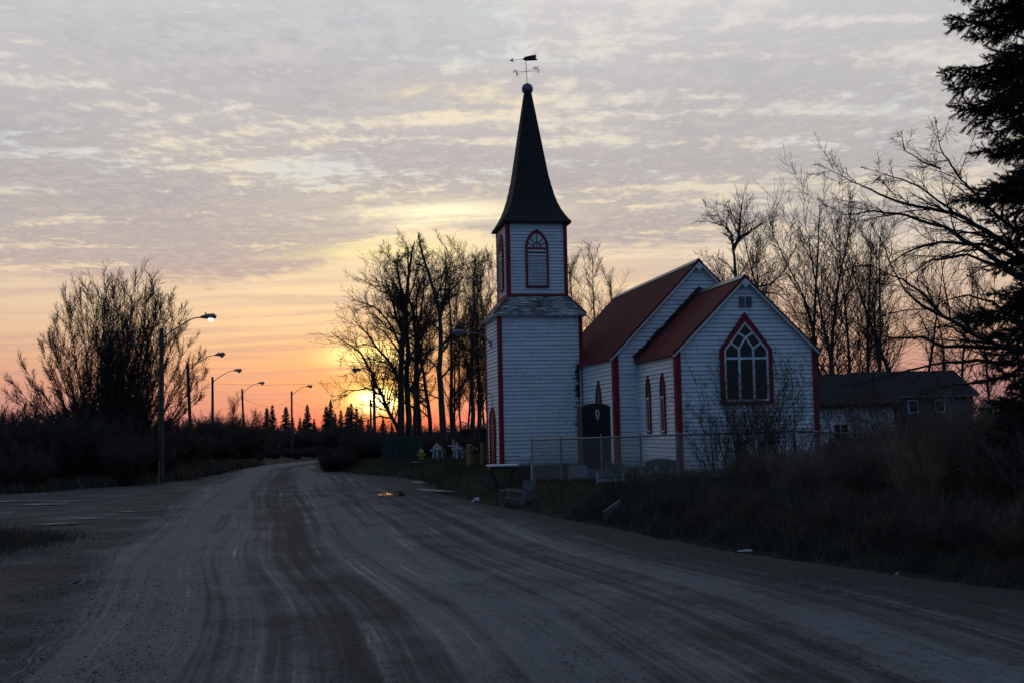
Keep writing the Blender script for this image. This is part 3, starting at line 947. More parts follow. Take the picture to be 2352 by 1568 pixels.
bl_ = MB()
bp = [(max(.02, .255 * math.sin(PI * i / 12)), -.255 * math.cos(PI * i / 12)) for i in range(13)]
ZB = ZU + 5.98 + .20
bl_.lathe(bp, (SPX, TYC, ZB), 20)
ball = bl_.build('finial_ball', M['ball'], tower, True)

# weathervane (its own moving thing standing on the ball)
vane = thing('weathervane', 'black arrow weathervane with N E S W letters above the spire ball', 'weathervane',
             tuple(Matrix.Translation(ch.location) @ Matrix.Rotation(-TH, 4, 'Z') @ Vector((SPX, TYC, ZB + .24))), -TH)
VZ = .56
pm = MB(); pm.tube([(0, 0, -.03), (-.02, 0, VZ), (-.055, 0, 1.12)], .014, 6); pm.build('rod', M['iron'], vane)
am = MB()
NSV = Vector((.50, -.06, .01)); EWV = Vector((-.32, .42, 0))
cz = Vector((-.02, 0, VZ))
am.tube([cz - NSV, cz + NSV], .008, 5); am.tube([cz - EWV, cz + EWV], .008, 5)
am.lathe([(.01, -.03), (.03, 0), (.01, .03)], cz, 8)
am.build('compass_arms', M['iron'], vane)
def letter(ch_, pos, ux, size=.22):
    cu_ = bpy.data.curves.new('letter', 'FONT')
    cu_.body = ch_; cu_.size = size; cu_.extrude = .006; cu_.align_x = 'CENTER'; cu_.align_y = 'CENTER'; cu_.offset = .003
    tmp = bpy.data.objects.new('tmp', cu_); C.objects.link(tmp)
    dg = bpy.context.evaluated_depsgraph_get()
    me = bpy.data.meshes.new_from_object(tmp.evaluated_get(dg))
    bpy.data.objects.remove(tmp)
    o = link('letter', me, M['iron'], vane)
    ux = Vector(ux).normalized(); nz = ux.cross(Vector((0, 0, 1)))
    mt = Matrix((ux, Vector((0, 0, 1)), nz)).transposed().to_4x4(); mt.translation = Vector(pos)
    o.matrix_local = mt
    return o
# the N and S plates are read from the far side, E and W along their own arm
letter('N', cz - NSV * 1.02, -NSV); letter('S', cz + NSV * 1.06, -NSV)
letter('E', cz + EWV * 1.06, (.8, -.5, 0)); letter('W', cz - EWV * 1.02, (.8, -.5, 0))
ar = MB()
AD = Vector((-.98, .12, -.10)).normalized()
ac = Vector((-.055, 0, 1.12)); aup = Vector((0, 0, 1)); aup = (aup - AD * aup.dot(AD)).normalized()
def av(f, u): return ac + AD * f + aup * u
ar.tube([av(.62, 0), av(-.45, 0)], .009, 5)
nA = AD.cross(aup)
def plate(pts, t=.008):
    n = len(ar.v); k = len(pts)
    for sgn in (-1, 1):
        for f, u in pts: ar.v.append(tuple(av(f, u) + nA * (sgn * t)))
    ar.f.append(tuple(n + i for i in reversed(range(k)))); ar.f.append(tuple(n + k + i for i in range(k)))
    for i in range(k):
        j = (i + 1) % k; ar.f.append((n + i, n + j, n + k + j, n + k + i))
plate([(.70, 0), (.54, .09), (.57, 0), (.54, -.09)])
plate([(.16, 0), (.06, .05), (.02, .10), (-.52, .155), (-.47, .10), (-.49, .04), (-.46, 0.0), (-.49, -.05), (-.54, -.12), (.02, -.085), (.06, -.05)])
ar.build('arrow', M['iron'], vane)

# --- windows and doors
def louvre_window(fr, parent, hw=.495, zb=7.50, zs=9.22, za=10.0):
    t = .085
    o = MB(); outer = lancet(hw, zb, zs, za); inner = lancet(hw - t, zb + t, zs, za - 1.6 * t)
    o.ring(outer, inner, fr, -.02, .075)
    o.prism([(-hw + t, zs - .09), (hw - t, zs - .09), (hw - t, zs), (-hw + t, zs)], fr, .0, .072)
    # fan tracery
    for a in (28, 58, 90, 122, 152):
        c, s = math.cos(R_(a)), math.sin(R_(a))
        L = 0
        while True:
            L += .02; x, z = c * L, s * L
            hwz = 0
            h = za - 1.6 * t - zs; w0 = hw - t
            cc = (h * h - w0 * w0) / (2 * w0); Rr = w0 + cc
            if z >= h or abs(x) >= math.sqrt(max(0, Rr * Rr - z * z)) - cc: break
        r0 = .0 if a == 90 else .20
        o.beam(fr(c * r0, zs + s * r0, .05), fr(c * L, zs + s * L, .05), .03, .022, fr(0, 0, 1) - fr(0, 0, 0))
    pts = [(.16 * math.cos(R_(q)), zs + .21 * math.sin(R_(q))) for q in range(0, 181, 15)]
    for p, q in zip(pts[:-1], pts[1:]): o.beam(fr(*p, .05), fr(*q, .05), .04, .022, fr(0, 0, 1) - fr(0, 0, 0))
    w = o.build('belfry_window', M['red_paint'], parent)
    pn = MB(); ip = lancet(hw - t - .002, zs - .02, zs + .001, za - 1.6 * t)
    pn.prism(ip, fr, .0, .034); pn.build('pane', M['white_trim'], w)
    bk = MB(); bk.prism([(-hw + t, zb + t), (hw - t, zb + t), (hw - t, zs - .09), (-hw + t, zs - .09)], fr, .0, .031); bk.build('louvre_back', M['dark_void'], w)
    lv = MB(); z = zb + t + .01; n = 20; step = (zs - .09 - zb - t - .30) / n
    U = fr(1, 0, 0) - fr(0, 0, 0)
    for i in range(n):
        zz = z + i * step
        lv.quad(fr(-hw + t, zz, .07), fr(hw - t, zz, .07), fr(hw - t, zz + step * .62, .045), fr(-hw + t, zz + step * .62, .045))
        lv.quad(fr(-hw + t, zz, .034), fr(hw - t, zz, .034), fr(hw - t, zz, .07), fr(-hw + t, zz, .07))
    lv.prism([(-hw + t, zs - .36), (hw - t, zs - .36), (hw - t, zs - .26), (-hw + t, zs - .26)], fr, .031, .06)
    lv.prism([(-hw + t, zs - .19), (hw - t, zs - .19), (hw - t, zs - .095), (-hw + t, zs - .095)], fr, .031, .06)
    lv.build('louvres', M['white_trim'], w)
def at_u(fr, du): return lambda u, z, d=0.0: fr(u + du, z, d + (.03 if d >= 0 else 0))
louvre_window(at_u(fU, -.01), tower)
louvre_window(at_u(fUL, .0), tower)

def lancet_window(fr, parent, hw, zb, zs, za, t=.085):
    o = MB(); o.ring(lancet(hw, zb, zs, za), lancet(hw - t, zb + t, zs, za - 1.8 * t), fr, -.02, .055)
    w = o.build('lancet_window', M['red_paint'], parent)
    g = MB(); g.prism(lancet(hw - t, zb + t, zs, za - 1.8 * t), fr, 0, .036); g.build('pane', M['glass'], w)
    s = MB(); s.ring(lancet(hw - t - .002, zb + t, zs - .25, zs - .15), lancet(hw - t - .05, zb + t + .05, zs - .28, zs - .22), fr, .036, .048); s.build('sash', M['white_trim'], w)
lancet_window(at_u(fCL, 3.20), chancel, .235, 1.29, 2.75, 3.40, .06)
lancet_window(at_u(fCL, 1.49), chancel, .25, 1.29, 2.75, 3.42, .06)
lancet_window(at_u(fNL, 2.30), nave, .42, 1.1, 2.4, 3.40, .085)
lancet_window(at_u(fNL, 8.9), nave, .42, 1.1, 2.4, 3.40, .085)
for u in (2.3, 5.8, 9.4): lancet_window(at_u(fNR, u), nave, .42, 1.1, 2.4, 3.40, .085)

# great chancel window
wx, whw, wb, wsh, wa = -.045, .93, 2.24, 4.08, 5.34
fW = at_u(fC, wx)
def house(hw, b, s, a): return [(-hw, b), (hw, b), (hw, s), (0, a), (-hw, s)]
o = MB(); o.ring(house(whw, wb, wsh, wa), house(whw - .14, wb + .09, wsh - .02, wa - .30), fW, -.02, .09)
gw = o.build('chancel_window', M['red_paint'], chancel)
g = MB(); g.prism(house(whw - .14, wb + .09, wsh - .02, wa - .30), fW, 0, .035); g.build('pane', M['glass'], gw)
tr = MB(); ihw, ib, ish, ia = whw - .14, wb + .09, wsh - .02, wa - .30
tr.ring(house(ihw - .002, ib, ish, ia), house(ihw - .075, ib + .07, ish - .02, ia - .11), fW, .035, .075)
fy = fW(0, 0, 1) - fW(0, 0, 0)
def bar(u0, z0, u1, z1, w=.08, d=.058): tr.beam(fW(u0, z0, d), fW(u1, z1, d), w, .034, fy)
mu = .255; zf = 4.10; zt = 3.78
bar(-mu, ib, -mu, zf); bar(mu, ib, mu, zf)
bar(-ihw + .03, zt, ihw - .03, zt, .08, .0605)
zx = zf + .38; k = (ia - ish) / ihw
def roofz(u): return ia - abs(u) * k - .05
bar(-mu, zf, 0, zx, .07, .0555); bar(mu, zf, 0, zx, .07, .053)
ue = .27
bar(0, zx, -ue, roofz(ue), .07, .0545); bar(0, zx, ue, roofz(ue), .07, .0565)
bar(-mu, zf, -.56, roofz(.56) + .02, .07, .0535); bar(mu, zf, .56, roofz(.56) + .02, .07, .0575)
tr.build('tracery', M['white_trim'], gw)
# gable vents
fV = at_u(fC, 0)
for u in (-.115, .135):
    v = MB(); v.ring([(u - .09, 5.52), (u + .09, 5.52), (u + .09, 5.88), (u - .09, 5.88)], [(u - .07, 5.54), (u + .07, 5.54), (u + .07, 5.86), (u - .07, 5.86)], fV, -.01, .05)
    for i in range(7):
        z = 5.55 + i * .045
        v.quad(fV(u - .07, z, .045), fV(u + .07, z, .045), fV(u + .07, z + .03, .034), fV(u - .07, z + .03, .034))
    vv = v.build('gable_vent', M['stone_grey'], chancel)
    b = MB(); b.prism([(u - .07, 5.54), (u + .07, 5.54), (u + .07, 5.86), (u - .07, 5.86)], fV, 0, .032); b.build('vent_back', M['dark_void'], vv)

# tower door
fD = at_u(fTL, .02)
o = MB(); o.ring(lancet(.64, .0, 1.75, 2.50), lancet(.54, .02, 1.75, 2.34), fD, -.02, .085)
dr = o.build('door', M['red_paint'], tower)
g = MB(); g.prism(lancet(.54, .02, 1.75, 2.34), fD, 0, .04); g.build('door_leaf', M['red_paint'], dr)
g = MB(); g.beam(fD(-.54, 1.72, .055), fD(.54, 1.72, .055), .06, .03, (1, 0, 0)); g.build('door_rail', M['yellow'], dr)
# small hook lamp over the door
g = MB(); P = [fD(0, 2.5, .02), fD(0, 3.0, .03), fD(0, 3.12, .12), fD(0, 3.15, .35), fD(0, 3.08, .62), fD(0, 2.92, .70)]
g.tube(P, .014, 6); g.build('hook_bracket', M['galv'], tower)
# yard lamp on the tower side
lf = at_u(fTL, .10)
g = MB(); P = [lf(0, 5.24, .02), lf(0, 5.32, .10), lf(0, 5.52, .26), lf(0, 5.68, .50), lf(0, 5.73, .85), lf(0, 5.745, 1.15)]
g.tube(P, .03, 7); arm = g.build('lamp_arm', M['lamp_metal'], tower)
g = MB(); g.box(lf(0, 5.22, .03), (.10, .2, .22)); g.build('bracket', M['lamp_metal'], arm)
g = MB(); P = [lf(0, 5.745, 1.1), lf(0, 5.75, 1.22), lf(0, 5.75, 1.45), lf(0, 5.75, 1.62), lf(0, 5.74, 1.68)]
g.tube(P, [.05, .10, .12, .11, .05], 10); g.build('lamp_head', M['lamp_metal'], arm, True)
g = MB(); g.lathe([(.09, 0), (.09, -.04), (.05, -.08)], lf(0, 5.66, 1.45), 12); g.build('lens', M['lamp_off'], arm)

# broken board ends at the rotted corner
rb = MB(); rj = random.Random(21)
for i in range(26):
    rb = MB(); z = rj.choice((rj.uniform(3.0, 4.15), rj.uniform(3.5, 4.15), rj.uniform(1.4, 2.6)))
    w = rj.uniform(.06, .42) * (1.0 if z > 3 else .5)
    x1 = TX + TH2 + .045 + rj.uniform(-.03, .02)
    rb.box((x1 - w / 2, TY0 - .045 - rj.uniform(0, .05), z), (w, .03, rj.uniform(.03, .11)), Matrix.Rotation(rj.uniform(-.10, .06), 3, 'Y'))
    rb.build('rotten_board', M['rot'], tower)
# ------------------------------------------------------------------ street lamps
def lamp(label, px, Y, H, lean, arm_len=2.2, side=1, lit=False, yaw=0.0, rise=.95, group='street lamps along the road'):
    x = gx(px, Y)
    root = thing('street_lamp', label, 'street lamp', (x, Y, gz(x, Y) - .05), 0, group)
    root.rotation_euler = (0, R_(lean), R_(yaw))
    mb = MB(); mb.tube([(0, 0, 0), (0, 0, H * .5), (0, 0, H)], [.145, .125, .105], 10); mb.build('pole', M['pole'], root)
    s = side
    zt = H - .45
    P = [(s * .08, 0, zt), (s * .5, 0, zt + .32), (s * arm_len * .55, 0, zt + rise * .72), (s * arm_len * .72, 0, zt + rise * .93), (s * arm_len * .86, 0, zt + rise), (s * arm_len, 0, zt + rise + .02)]
    a = MB(); a.tube(P, [.035, .033, .03, .03, .03, .03], 8); a.beam((s * .1, 0, zt - .12), (s * .1, 0, zt + .12), .08, .05, (1, 0, 0)); am_ = a.build('arm', M['lamp_metal'], root)
    z = zt + rise + .02
    h = MB(); P = [(s * (arm_len - .08), 0, z), (s * (arm_len + .08), 0, z + .02), (s * (arm_len + .32), 0, z + .035), (s * (arm_len + .58), 0, z + .03), (s * (arm_len + .72), 0, z)]
    h.tube(P, [.045, .09, .13, .15, .06], 12); h.lathe([(.035, 0), (.035, .1), (.02, .12)], (s * (arm_len + .2), 0, z + .12), 8)
    hd = h.build('lamp_head', M['lamp_metal'], root, True)
    l = MB(); l.lathe([(.03, -.15), (.10, -.12), (.145, -.04), (.15, .0)], (s * (arm_len + .46), 0, z - .07), 14)
    l.build('lens', M['lamp_on'] if lit else M['lamp_off'], hd, True)
    return root
lamp('lit street lamp on a straight wooden pole, its lens glowing, before the great willow', 371, 56, 7.55, -.1, 2.0, lit=True)
lamp('unlit street lamp on a leaning wooden pole, next beyond the lit one', 441, 85, 7.6, -2.6, 2.15)
lamp('unlit street lamp whose pole foot is lost in the brush, third from the lit one', 489, 106, 7.75, -.3, 2.05)
lamp('unlit leaning street lamp in front of a small bare round tree', 562, 133, 7.7, -2.2, 1.95)
lamp('slender upright street lamp standing clear above the outer curve of the road', 671, 141, 7.6, -.3, 1.9)
lamp('small street lamp near the skyline spruces, its head among the outer twigs', 763, 180, 7.6, -1.6, 1.9)
lamp('street lamp standing before the sun glow, its arm reaching over the road', 861, 96, 7.4, -.4, 1.1, side=-1, rise=.6)
x = gx(852, 150)
g = MB(); g.tube([(0, 0, 0), (0, 0, 6.6)], [.16, .12], 8)
o = g.build('utility_pole', M['pole']); o.location = (x, 150, 0); tag(o, 'thin bare utility pole on the skyline just beside the sun', 'utility pole')

def cable(label, a, b, sag, r=.014):
    mb = MB(); P = []
    for i in range(17):
        k = i / 16; p = Vector(a).lerp(Vector(b), k); p.z -= sag * 4 * k * (1 - k); P.append(p)
    mb.tube(P, r, 4)
    tag(mb.build('power_cable', M['iron']), label, 'cable', 'cables strung between the street lamps')
def pt(px, py, Y): return tuple(on_y(px, py, Y))
cable('thin cable crossing the pink sky from the third lamp towards the trees', pt(489, 880, 106), pt(862, 872, 96), .25)
cable('slack cable sagging between the leaning fourth lamp and the slender fifth lamp', pt(556, 912, 133), pt(669, 918, 141), .9)
cable('slack cable running from the slender lamp to the small far lamp', pt(670, 918, 141), pt(759, 926, 180), 1.1)
cable('short dark cable between the lit lamp and the leaning lamp beyond', pt(371, 845, 56), pt(432, 858, 85), .5)

# ------------------------------------------------------------------ vegetation generators
def seg_mesh(name, segs):
    """tapered prisms for all segments, sides chosen by thickness"""
    A = np.array(segs, dtype=np.float64)
    cos, fs, off = [], [], 0
    mx = np.maximum(A[:, 6], A[:, 7])
    for lo, hi, n in ((0, .016, 3), (.016, .05, 4), (.05, 9, 8)):
        S = A[(mx >= lo) & (mx < hi)]
        if not len(S): continue
        p0, p1, r0, r1 = S[:, :3], S[:, 3:6], S[:, 6], S[:, 7]
        d = p1 - p0; L = np.linalg.norm(d, axis=1, keepdims=True); d = d / np.maximum(L, 1e-9)
        h = np.where(np.abs(d[:, 2:3]) < .9, np.array([[0, 0, 1.0]]), np.array([[1.0, 0, 0]]))
        x = np.cross(d, h); x /= np.linalg.norm(x, axis=1, keepdims=True); y = np.cross(d, x)
        an = 2 * np.pi * np.arange(n) / n
        ca, sa = np.cos(an)[None, :, None], np.sin(an)[None, :, None]
        ringv = x[:, None] * ca + y[:, None] * sa
        v = np.stack([p0[:, None] + ringv * r0[:, None, None], p1[:, None] + ringv * r1[:, None, None]], 1)
        N = len(S)
        base = off + np.arange(N)[:, None] * (2 * n)
        k = np.arange(n)[None]; k2 = (np.arange(n)[None] + 1) % n
        fs.append(np.stack([base + k, base + k2, base + n + k2, base + n + k], 2).reshape(-1, 4))
        cos.append(v.reshape(-1, 3)); off += N * 2 * n
    me = np_mesh(name, np.concatenate(cos), fs)
    return me

def rv(rng): return Vector((rng.gauss(0, 1), rng.gauss(0, 1), rng.gauss(0, 1)))
def spawn_dir(d, ang, rng):
    v = rv(rng); q = v - d * v.dot(d)
    q.normalize()
    return (d * math.cos(ang) + q * math.sin(ang)).normalized()
def grow(out, p, d, L, r, lv, P, rng):
    n = P['n'][lv]; st = L / n; jit, upf = P['jit'][lv], P['up'][lv]
    mxl = len(P['n']) - 1; rmin = P['rmin']
    for i in range(n):
        d = (d + rv(rng) * jit + Vector((0, 0, upf))).normalized()
        q = p + d * st
        k = (i + 1) / n
        r2 = max(rmin, r * (1 - k * (1 - P['taper'][lv]))); r1 = max(rmin, r * (1 - i / n * (1 - P['taper'][lv])))
        out[0 if lv == 0 else 1].append((p.x, p.y, p.z, q.x, q.y, q.z, r1, r2))
        if lv < mxl and k > P['start'][lv]:
            c = P['kids'][lv]; c = int(c) + (rng.random() < c - int(c))
            for _ in range(c):
                cl = L * P['ratio'][lv] * (1 - P['drop'][lv] * k) * rng.uniform(.6, 1.3)
                t = rng.random()
                grow(out, p.lerp(q, t), spawn_dir(d, P['ang'][lv] * rng.uniform(.65, 1.3), rng), cl, max(rmin, r2 * P['rr'][lv]), lv + 1, P, rng)
        p = q
    return p, d
def along(out, pts, r0, r1, lv, P, rng, start=.15, trunk=False, dens=1.0, sub=3, wob=.05, lenk=1.0, ext=.07):
    """a limb along given points, sprouting like a grown branch of level lv"""
    pts = [Vector(p) for p in pts]
    fine_ = []
    for a, b in zip(pts[:-1], pts[1:]):
        L = (b - a).length
        for i in range(sub):
            fine_.append(a.lerp(b, i / sub) + (rv(rng) * wob * L / sub if fine_ else Vector()))
    fine_.append(pts[-1])
    tot = sum((b - a).length for a, b in zip(fine_[:-1], fine_[1:])); run = 0
    for a, b in zip(fine_[:-1], fine_[1:]):
        sl_ = (b - a).length; k0 = run / tot; run += sl_; k = run / tot
        ra, rb_ = r0 + (r1 - r0) * k0, r0 + (r1 - r0) * k
        out[0 if trunk else 1].append((*a, *b, ra, rb_))
        if k > start:
            d = (b - a).normalized()
            c = dens * sl_; c = int(c) + (rng.random() < c - int(c))
            for _ in range(c):
                cl = tot * P['ratio'][lv] * (1 - P['drop'][lv] * k) * rng.uniform(.5, 1.3) * lenk
                grow(out, a.lerp(b, rng.random()), spawn_dir(d, P['ang'][lv] * rng.uniform(.65, 1.3), rng), cl, max(P['rmin'], rb_ * P['rr'][lv]), lv + 1, P, rng)
    # carry on past the tip
    d = (fine_[-1] - fine_[-2]).normalized()
    grow(out, fine_[-1], d, tot * ext, max(P['rmin'], r1), min(lv + 1, len(P['n']) - 1), P, rng)

POPLAR = dict(n=[10, 8, 7, 6], jit=[.06, .13, .15, .15], up=[.06, .07, .05, .03], taper=[.25, .22, .3, .6], start=[.25, .12, .08], kids=[1.8, 2.0, 2.0], ratio=[.42, .46, .42], drop=[.5, .4, .35], ang=[.85, .72, .72], rr=[.5, .40, .5], rmin=.0085)
ASPEN = dict(n=[12, 9, 6], jit=[.04, .10, .13], up=[.05, .09, .05], taper=[.12, .2, .5], start=[.22, .08], kids=[2.9, 2.8], ratio=[.44, .40], drop=[.7, .4], ang=[.55, .62], rr=[.38, .5], rmin=.0078)
WILLOW = dict(n=[9, 9, 6], jit=[.05, .09, .12], up=[.03, .10, .06], taper=[.15, .25, .5], start=[.12, .06], kids=[3.0, 2.9], ratio=[.42, .40], drop=[.45, .35], ang=[.55, .58], rr=[.45, .55], rmin=.0082)
DROOP = dict(n=[8, 9, 7], jit=[.06, .09, .11], up=[.05, -.01, -.01], taper=[.3, .25, .5], start=[.2, .08], kids=[1.3, 1.9], ratio=[.5, .42], drop=[.45, .35], ang=[.66, .6], rr=[.5, .55], rmin=.0033)
BRUSH = dict(n=[7, 5, 3], jit=[.09, .18, .25], up=[.04, .10, .08], taper=[.25, .4, .6], start=[.25, .15], kids=[2.0, 1.5], ratio=[.36, .5], drop=[.4, .4], ang=[.6, .7], rr=[.6, .7], rmin=.003)

def tree_parts(root, out, m1, m2, tname='trunk', cname='crown'):
    if out[0]: link(tname, seg_mesh(tname, out[0]), m1, root)
    if out[1]: link(cname, seg_mesh(cname, out[1]), m2, root)
def leaves_mesh(name, pts, size, rng):
    co, f = [], []
    for p in pts:
        a = rv(rng).normalized(); b = spawn_dir(a, PI / 2, rng); s = size * rng.uniform(.6, 1.3)
        n = len(co); p = Vector(p)
        co += [p - a * s, p + b * s * .45, p + a * s, p - b * s * .45]
        f.append((n, n + 1, n + 2, n + 3))
    me = bpy.data.meshes.new(name); me.from_pydata([tuple(c) for c in co], [], f); me.update()
    return me
def base_at(px, Y):
    x = gx(px, Y); return Vector((x, Y, gz(x, Y) - .08))
def plot(pix, Y, spread=0.0, rng=None, base=None):
    """a limb drawn by picture points at depth Y, wandering in depth by spread"""
    out = []
    off = rng.uniform(-spread, spread) if rng else 0
    for i, (px, py) in enumerate(pix):
        k = i / max(1, len(pix) - 1)
        out.append(on_y(px, py, Y + off * k) - (base or Vector()))
    return out

# --- bare poplars in the cemetery, before the sun
def poplar(label, Y, trunk, limbs, r, seed, dens=1.3, group='bare poplars in the cemetery', P=POPLAR):
    rng = random.Random(seed)
    b = base_at(trunk[0][0], Y)
    root = thing('poplar_tree', label, 'tree', b, 0, group)
    out = ([], [])
    tp = [Vector((0, 0, 0))] + plot(trunk[1:], Y, 0, None, b)
    along(out, tp, r * .8, r * .22, 0, P, rng, start=.42, trunk=True, dens=dens * .55, wob=.03)
    for (pix, r0) in limbs:
        along(out, plot(pix, Y, 2.2, rng, b), r0 * .7, r0 * .14, 1, P, rng, start=.1, dens=dens * 2.8, wob=.06, lenk=1.3)
    tree_parts(root, out, M['bark'], M['twig'])
    return root
poplar('broad bare poplar with low limbs arching over the road in front of the sun', 75,
       [(921, 1062), (922, 960), (920, 860), (926, 760), (932, 690), (940, 620), (945, 590)],
       [([(915, 985), (893, 945), (876, 906), (853, 853), (830, 812), (803, 791), (775, 775)], .20), ([(876, 906), (846, 893), (800, 896), (768, 910)], .10),
        ([(922, 880), (893, 830), (868, 800), (845, 770), (812, 735)], .17), ([(924, 800), (890, 735), (860, 705), (815, 690)], .14),
        ([(926, 770), (900, 690), (880, 650), (872, 615)], .13), ([(924, 850), (960, 790), (985, 740), (1000, 690)], .13), ([(932, 700), (955, 640), (965, 590)], .10), ([(934, 690), (915, 640), (905, 600)], .1),
        ([(905, 960), (870, 955), (835, 968), (805, 990)], .09), ([(905, 960), (880, 930), (862, 905), (848, 880)], .07), ([(876, 906), (858, 880), (846, 850), (838, 830)], .07), ([(893, 945), (868, 935), (845, 930), (820, 940)], .06), ([(853, 853), (835, 845), (815, 850), (795, 860)], .06), ([(868, 800), (840, 790), (815, 795), (790, 810)], .06), ([(893, 830), (870, 830), (850, 825)], .06), ([(860, 705), (835, 705), (812, 720)], .06), ([(880, 650), (860, 640), (850, 625)], .05)], .34, 1)
poplar('tall straight bare poplar with a forked top, nearest the church tower', 73,
       [(1020, 1062), (1016, 950), (1011, 850), (1013, 770), (1010, 720), (998, 670), (985, 630), (967, 572)],
       [([(1012, 730), (1022, 670), (1028, 630), (1022, 585)], .13), ([(1013, 795), (1040, 765), (1070, 745), (1105, 715)], .12), ([(1011, 850), (985, 825), (960, 820)], .1),
        ([(1012, 870), (1040, 835), (1068, 838), (1090, 860)], .1), ([(1015, 920), (990, 905), (960, 910)], .08), ([(1010, 700), (1050, 655), (1075, 620)], .1), ([(1012, 760), (985, 735), (970, 700)], .1)], .30, 2)
poplar('dark double-stemmed bare poplar close against the broad one', 76,
       [(936, 1062), (938, 960), (934, 880), (938, 800), (930, 720), (920, 660), (912, 612)],
       [([(936, 900), (965, 860), (985, 800), (1002, 760)], .15), ([(935, 840), (905, 790), (880, 760), (850, 745)], .13), ([(934, 760), (955, 700), (978, 660)], .12), ([(928, 720), (900, 680), (885, 640)], .1), ([(936, 930), (900, 900), (880, 870)], .09)], .30, 3)
poplar('bare poplar leaning slightly between the double-stemmed one and the tall forked one', 78,
       [(964, 1062), (961, 960), (957, 860), (955, 780), (950, 720), (938, 680), (937, 600)],
       [([(957, 840), (935, 800), (915, 780)], .1), ([(956, 800), (978, 745), (992, 700)], .11), ([(950, 720), (962, 660), (958, 610)], .1), ([(960, 930), (990, 900), (1005, 880)], .08), ([(952, 740), (925, 700), (905, 690)], .09)], .26, 4)
poplar('slim bare poplar in the row behind, close to the tower wall', 84,
       [(1088, 1055), (1086, 950), (1084, 850), (1086, 760), (1088, 690), (1090, 620)],
       [([(1086, 860), (1064, 810), (1050, 780)], .1), ([(1086, 800), (1106, 750), (1120, 700)], .1), ([(1087, 730), (1070, 680), (1062, 640)], .09), ([(1086, 905), (1110, 880), (1124, 850)], .08)], .24, 5)

# --- aspens: three builds, copied
def aspen_proto(seed, H, r, P=ASPEN, m1='bark', m2='twig', tname='trunk'):
    rng = random.Random(seed); out = ([], [])
    grow(out, Vector((0, 0, 0)), Vector((rng.uniform(-.05, .05), rng.uniform(-.05, .05), 1)).normalized(), H, r, 0, P, rng)
    a = seg_mesh('trunk', out[0]); b = seg_mesh('crown', out[1])
    a.materials.append(M[m1]); b.materials.append(M[m2])
    return a, b
aspens = [aspen_proto(31, 12, .13), aspen_proto(32, 12, .11), aspen_proto(33, 12, .12)]
ALDER = dict(ASPEN); ALDER['jit'] = [.09, .13, .15]; ALDER['ang'] = [.75, .7]; ALDER['ratio'] = [.46, .40]; ALDER['kids'] = [2.4, 2.4]
FORK = dict(ASPEN); FORK['start'] = [.42, .08]; FORK['ratio'] = [.55, .38]; FORK['kids'] = [2.4, 2.4]; FORK['drop'] = [.5, .4]
stand = aspens + [aspen_proto(34, 12, .12, ALDER), aspen_proto(35, 12, .14, FORK), aspen_proto(36, 12, .12, ALDER)]
def place_tree(proto, name, label, cat, group, px, Y, scale, rz, tilt=0.0, sx=1.0):
    root = thing(name, label, cat, base_at(px, Y), rz, group)
    root.scale = (scale * sx, scale * sx, scale); root.rotation_euler = (0, tilt, rz)
    for nm, me in zip(('trunk', 'crown'), proto):
        if me is None: continue
        o = bpy.data.objects.new(nm, me); C.objects.link(o); o.parent = root
    return root
rng = random.Random(77)
lab = 'thin bare sapling in the close row between the poplars and the church tower'
for i, (px, top) in enumerate([(1046, 700), (1062, 660), (1074, 690), (1098, 640), (1104, 610), (1112, 650), (1122, 620), (1132, 600), (1143, 615), (1155, 640)]):
    Y = 86 + (i * 37 % 11)
    H = (990 - top) * Y / FPX + 1.6
    place_tree(aspens[i % 3], 'bare_sapling', lab, 'tree', 'saplings in the close row', px, Y, H / 12, i * 1.3, rng.uniform(-.05, .05), .8)
for px, top, Y, lb in [(1330, 600, 78, 'bare tree whose crown shows beside the tower above the nave roof'), (1368, 590, 80, 'tallest bare tree rising between the tower and the nave ridge'), (1398, 640, 76, 'low bare tree over the far end of the nave roof')]:
    place_tree(aspens[px % 3], 'bare_tree', lb, 'tree', 'bare trees behind the nave', px, Y, ((984 - top) * Y / FPX + 1.6) / 12, px * .7, 0, 1.05)
popl = [aspen_proto(44, 12, .17, POPLAR), aspen_proto(45, 12, .17, POPLAR)]
for i, (px, top, Y) in enumerate([(952, 585, 86), (990, 610, 88), (1040, 610, 85)]):
    place_tree(popl[i % 2], 'poplar_tree', 'bare round-crowned poplar in the second row, its trunk hidden behind the front poplars', 'tree', 'second row of poplars', px, Y, ((988 - top) * Y / FPX + 1.6) / 14.0, i * 1.9, 0, 1.1)
# the gnarled tree that tops the chancel
poplar('gnarled bare cottonwood with a crooked trunk, above the chancel roof', 66,
       [(1700, 1040), (1698, 860), (1696, 740), (1690, 640), (1687, 590), (1683, 562)],
       [([(1684, 575), (1696, 548), (1699, 520), (1701, 490), (1706, 462)], .17), ([(1696, 548), (1720, 535), (1745, 515), (1772, 500)], .11), ([(1684, 570), (1680, 540), (1665, 520), (1640, 512), (1620, 505)], .11),
        ([(1681, 540), (1655, 500), (1640, 480)], .07), ([(1698, 520), (1680, 490), (1672, 465)], .07),
        ([(1697, 665), (1712, 650), (1735, 660), (1770, 652), (1800, 625), (1815, 595)], .12), ([(1700, 700), (1730, 680), (1752, 670), (1785, 676), (1805, 690)], .12), ([(1694, 690), (1670, 670), (1650, 640), (1632, 600)], .09),
        ([(1696, 640), (1675, 610), (1655, 595)], .07)], .30, 6, 1.2, 'bare trees beyond the chancel')
rng = random.Random(78)
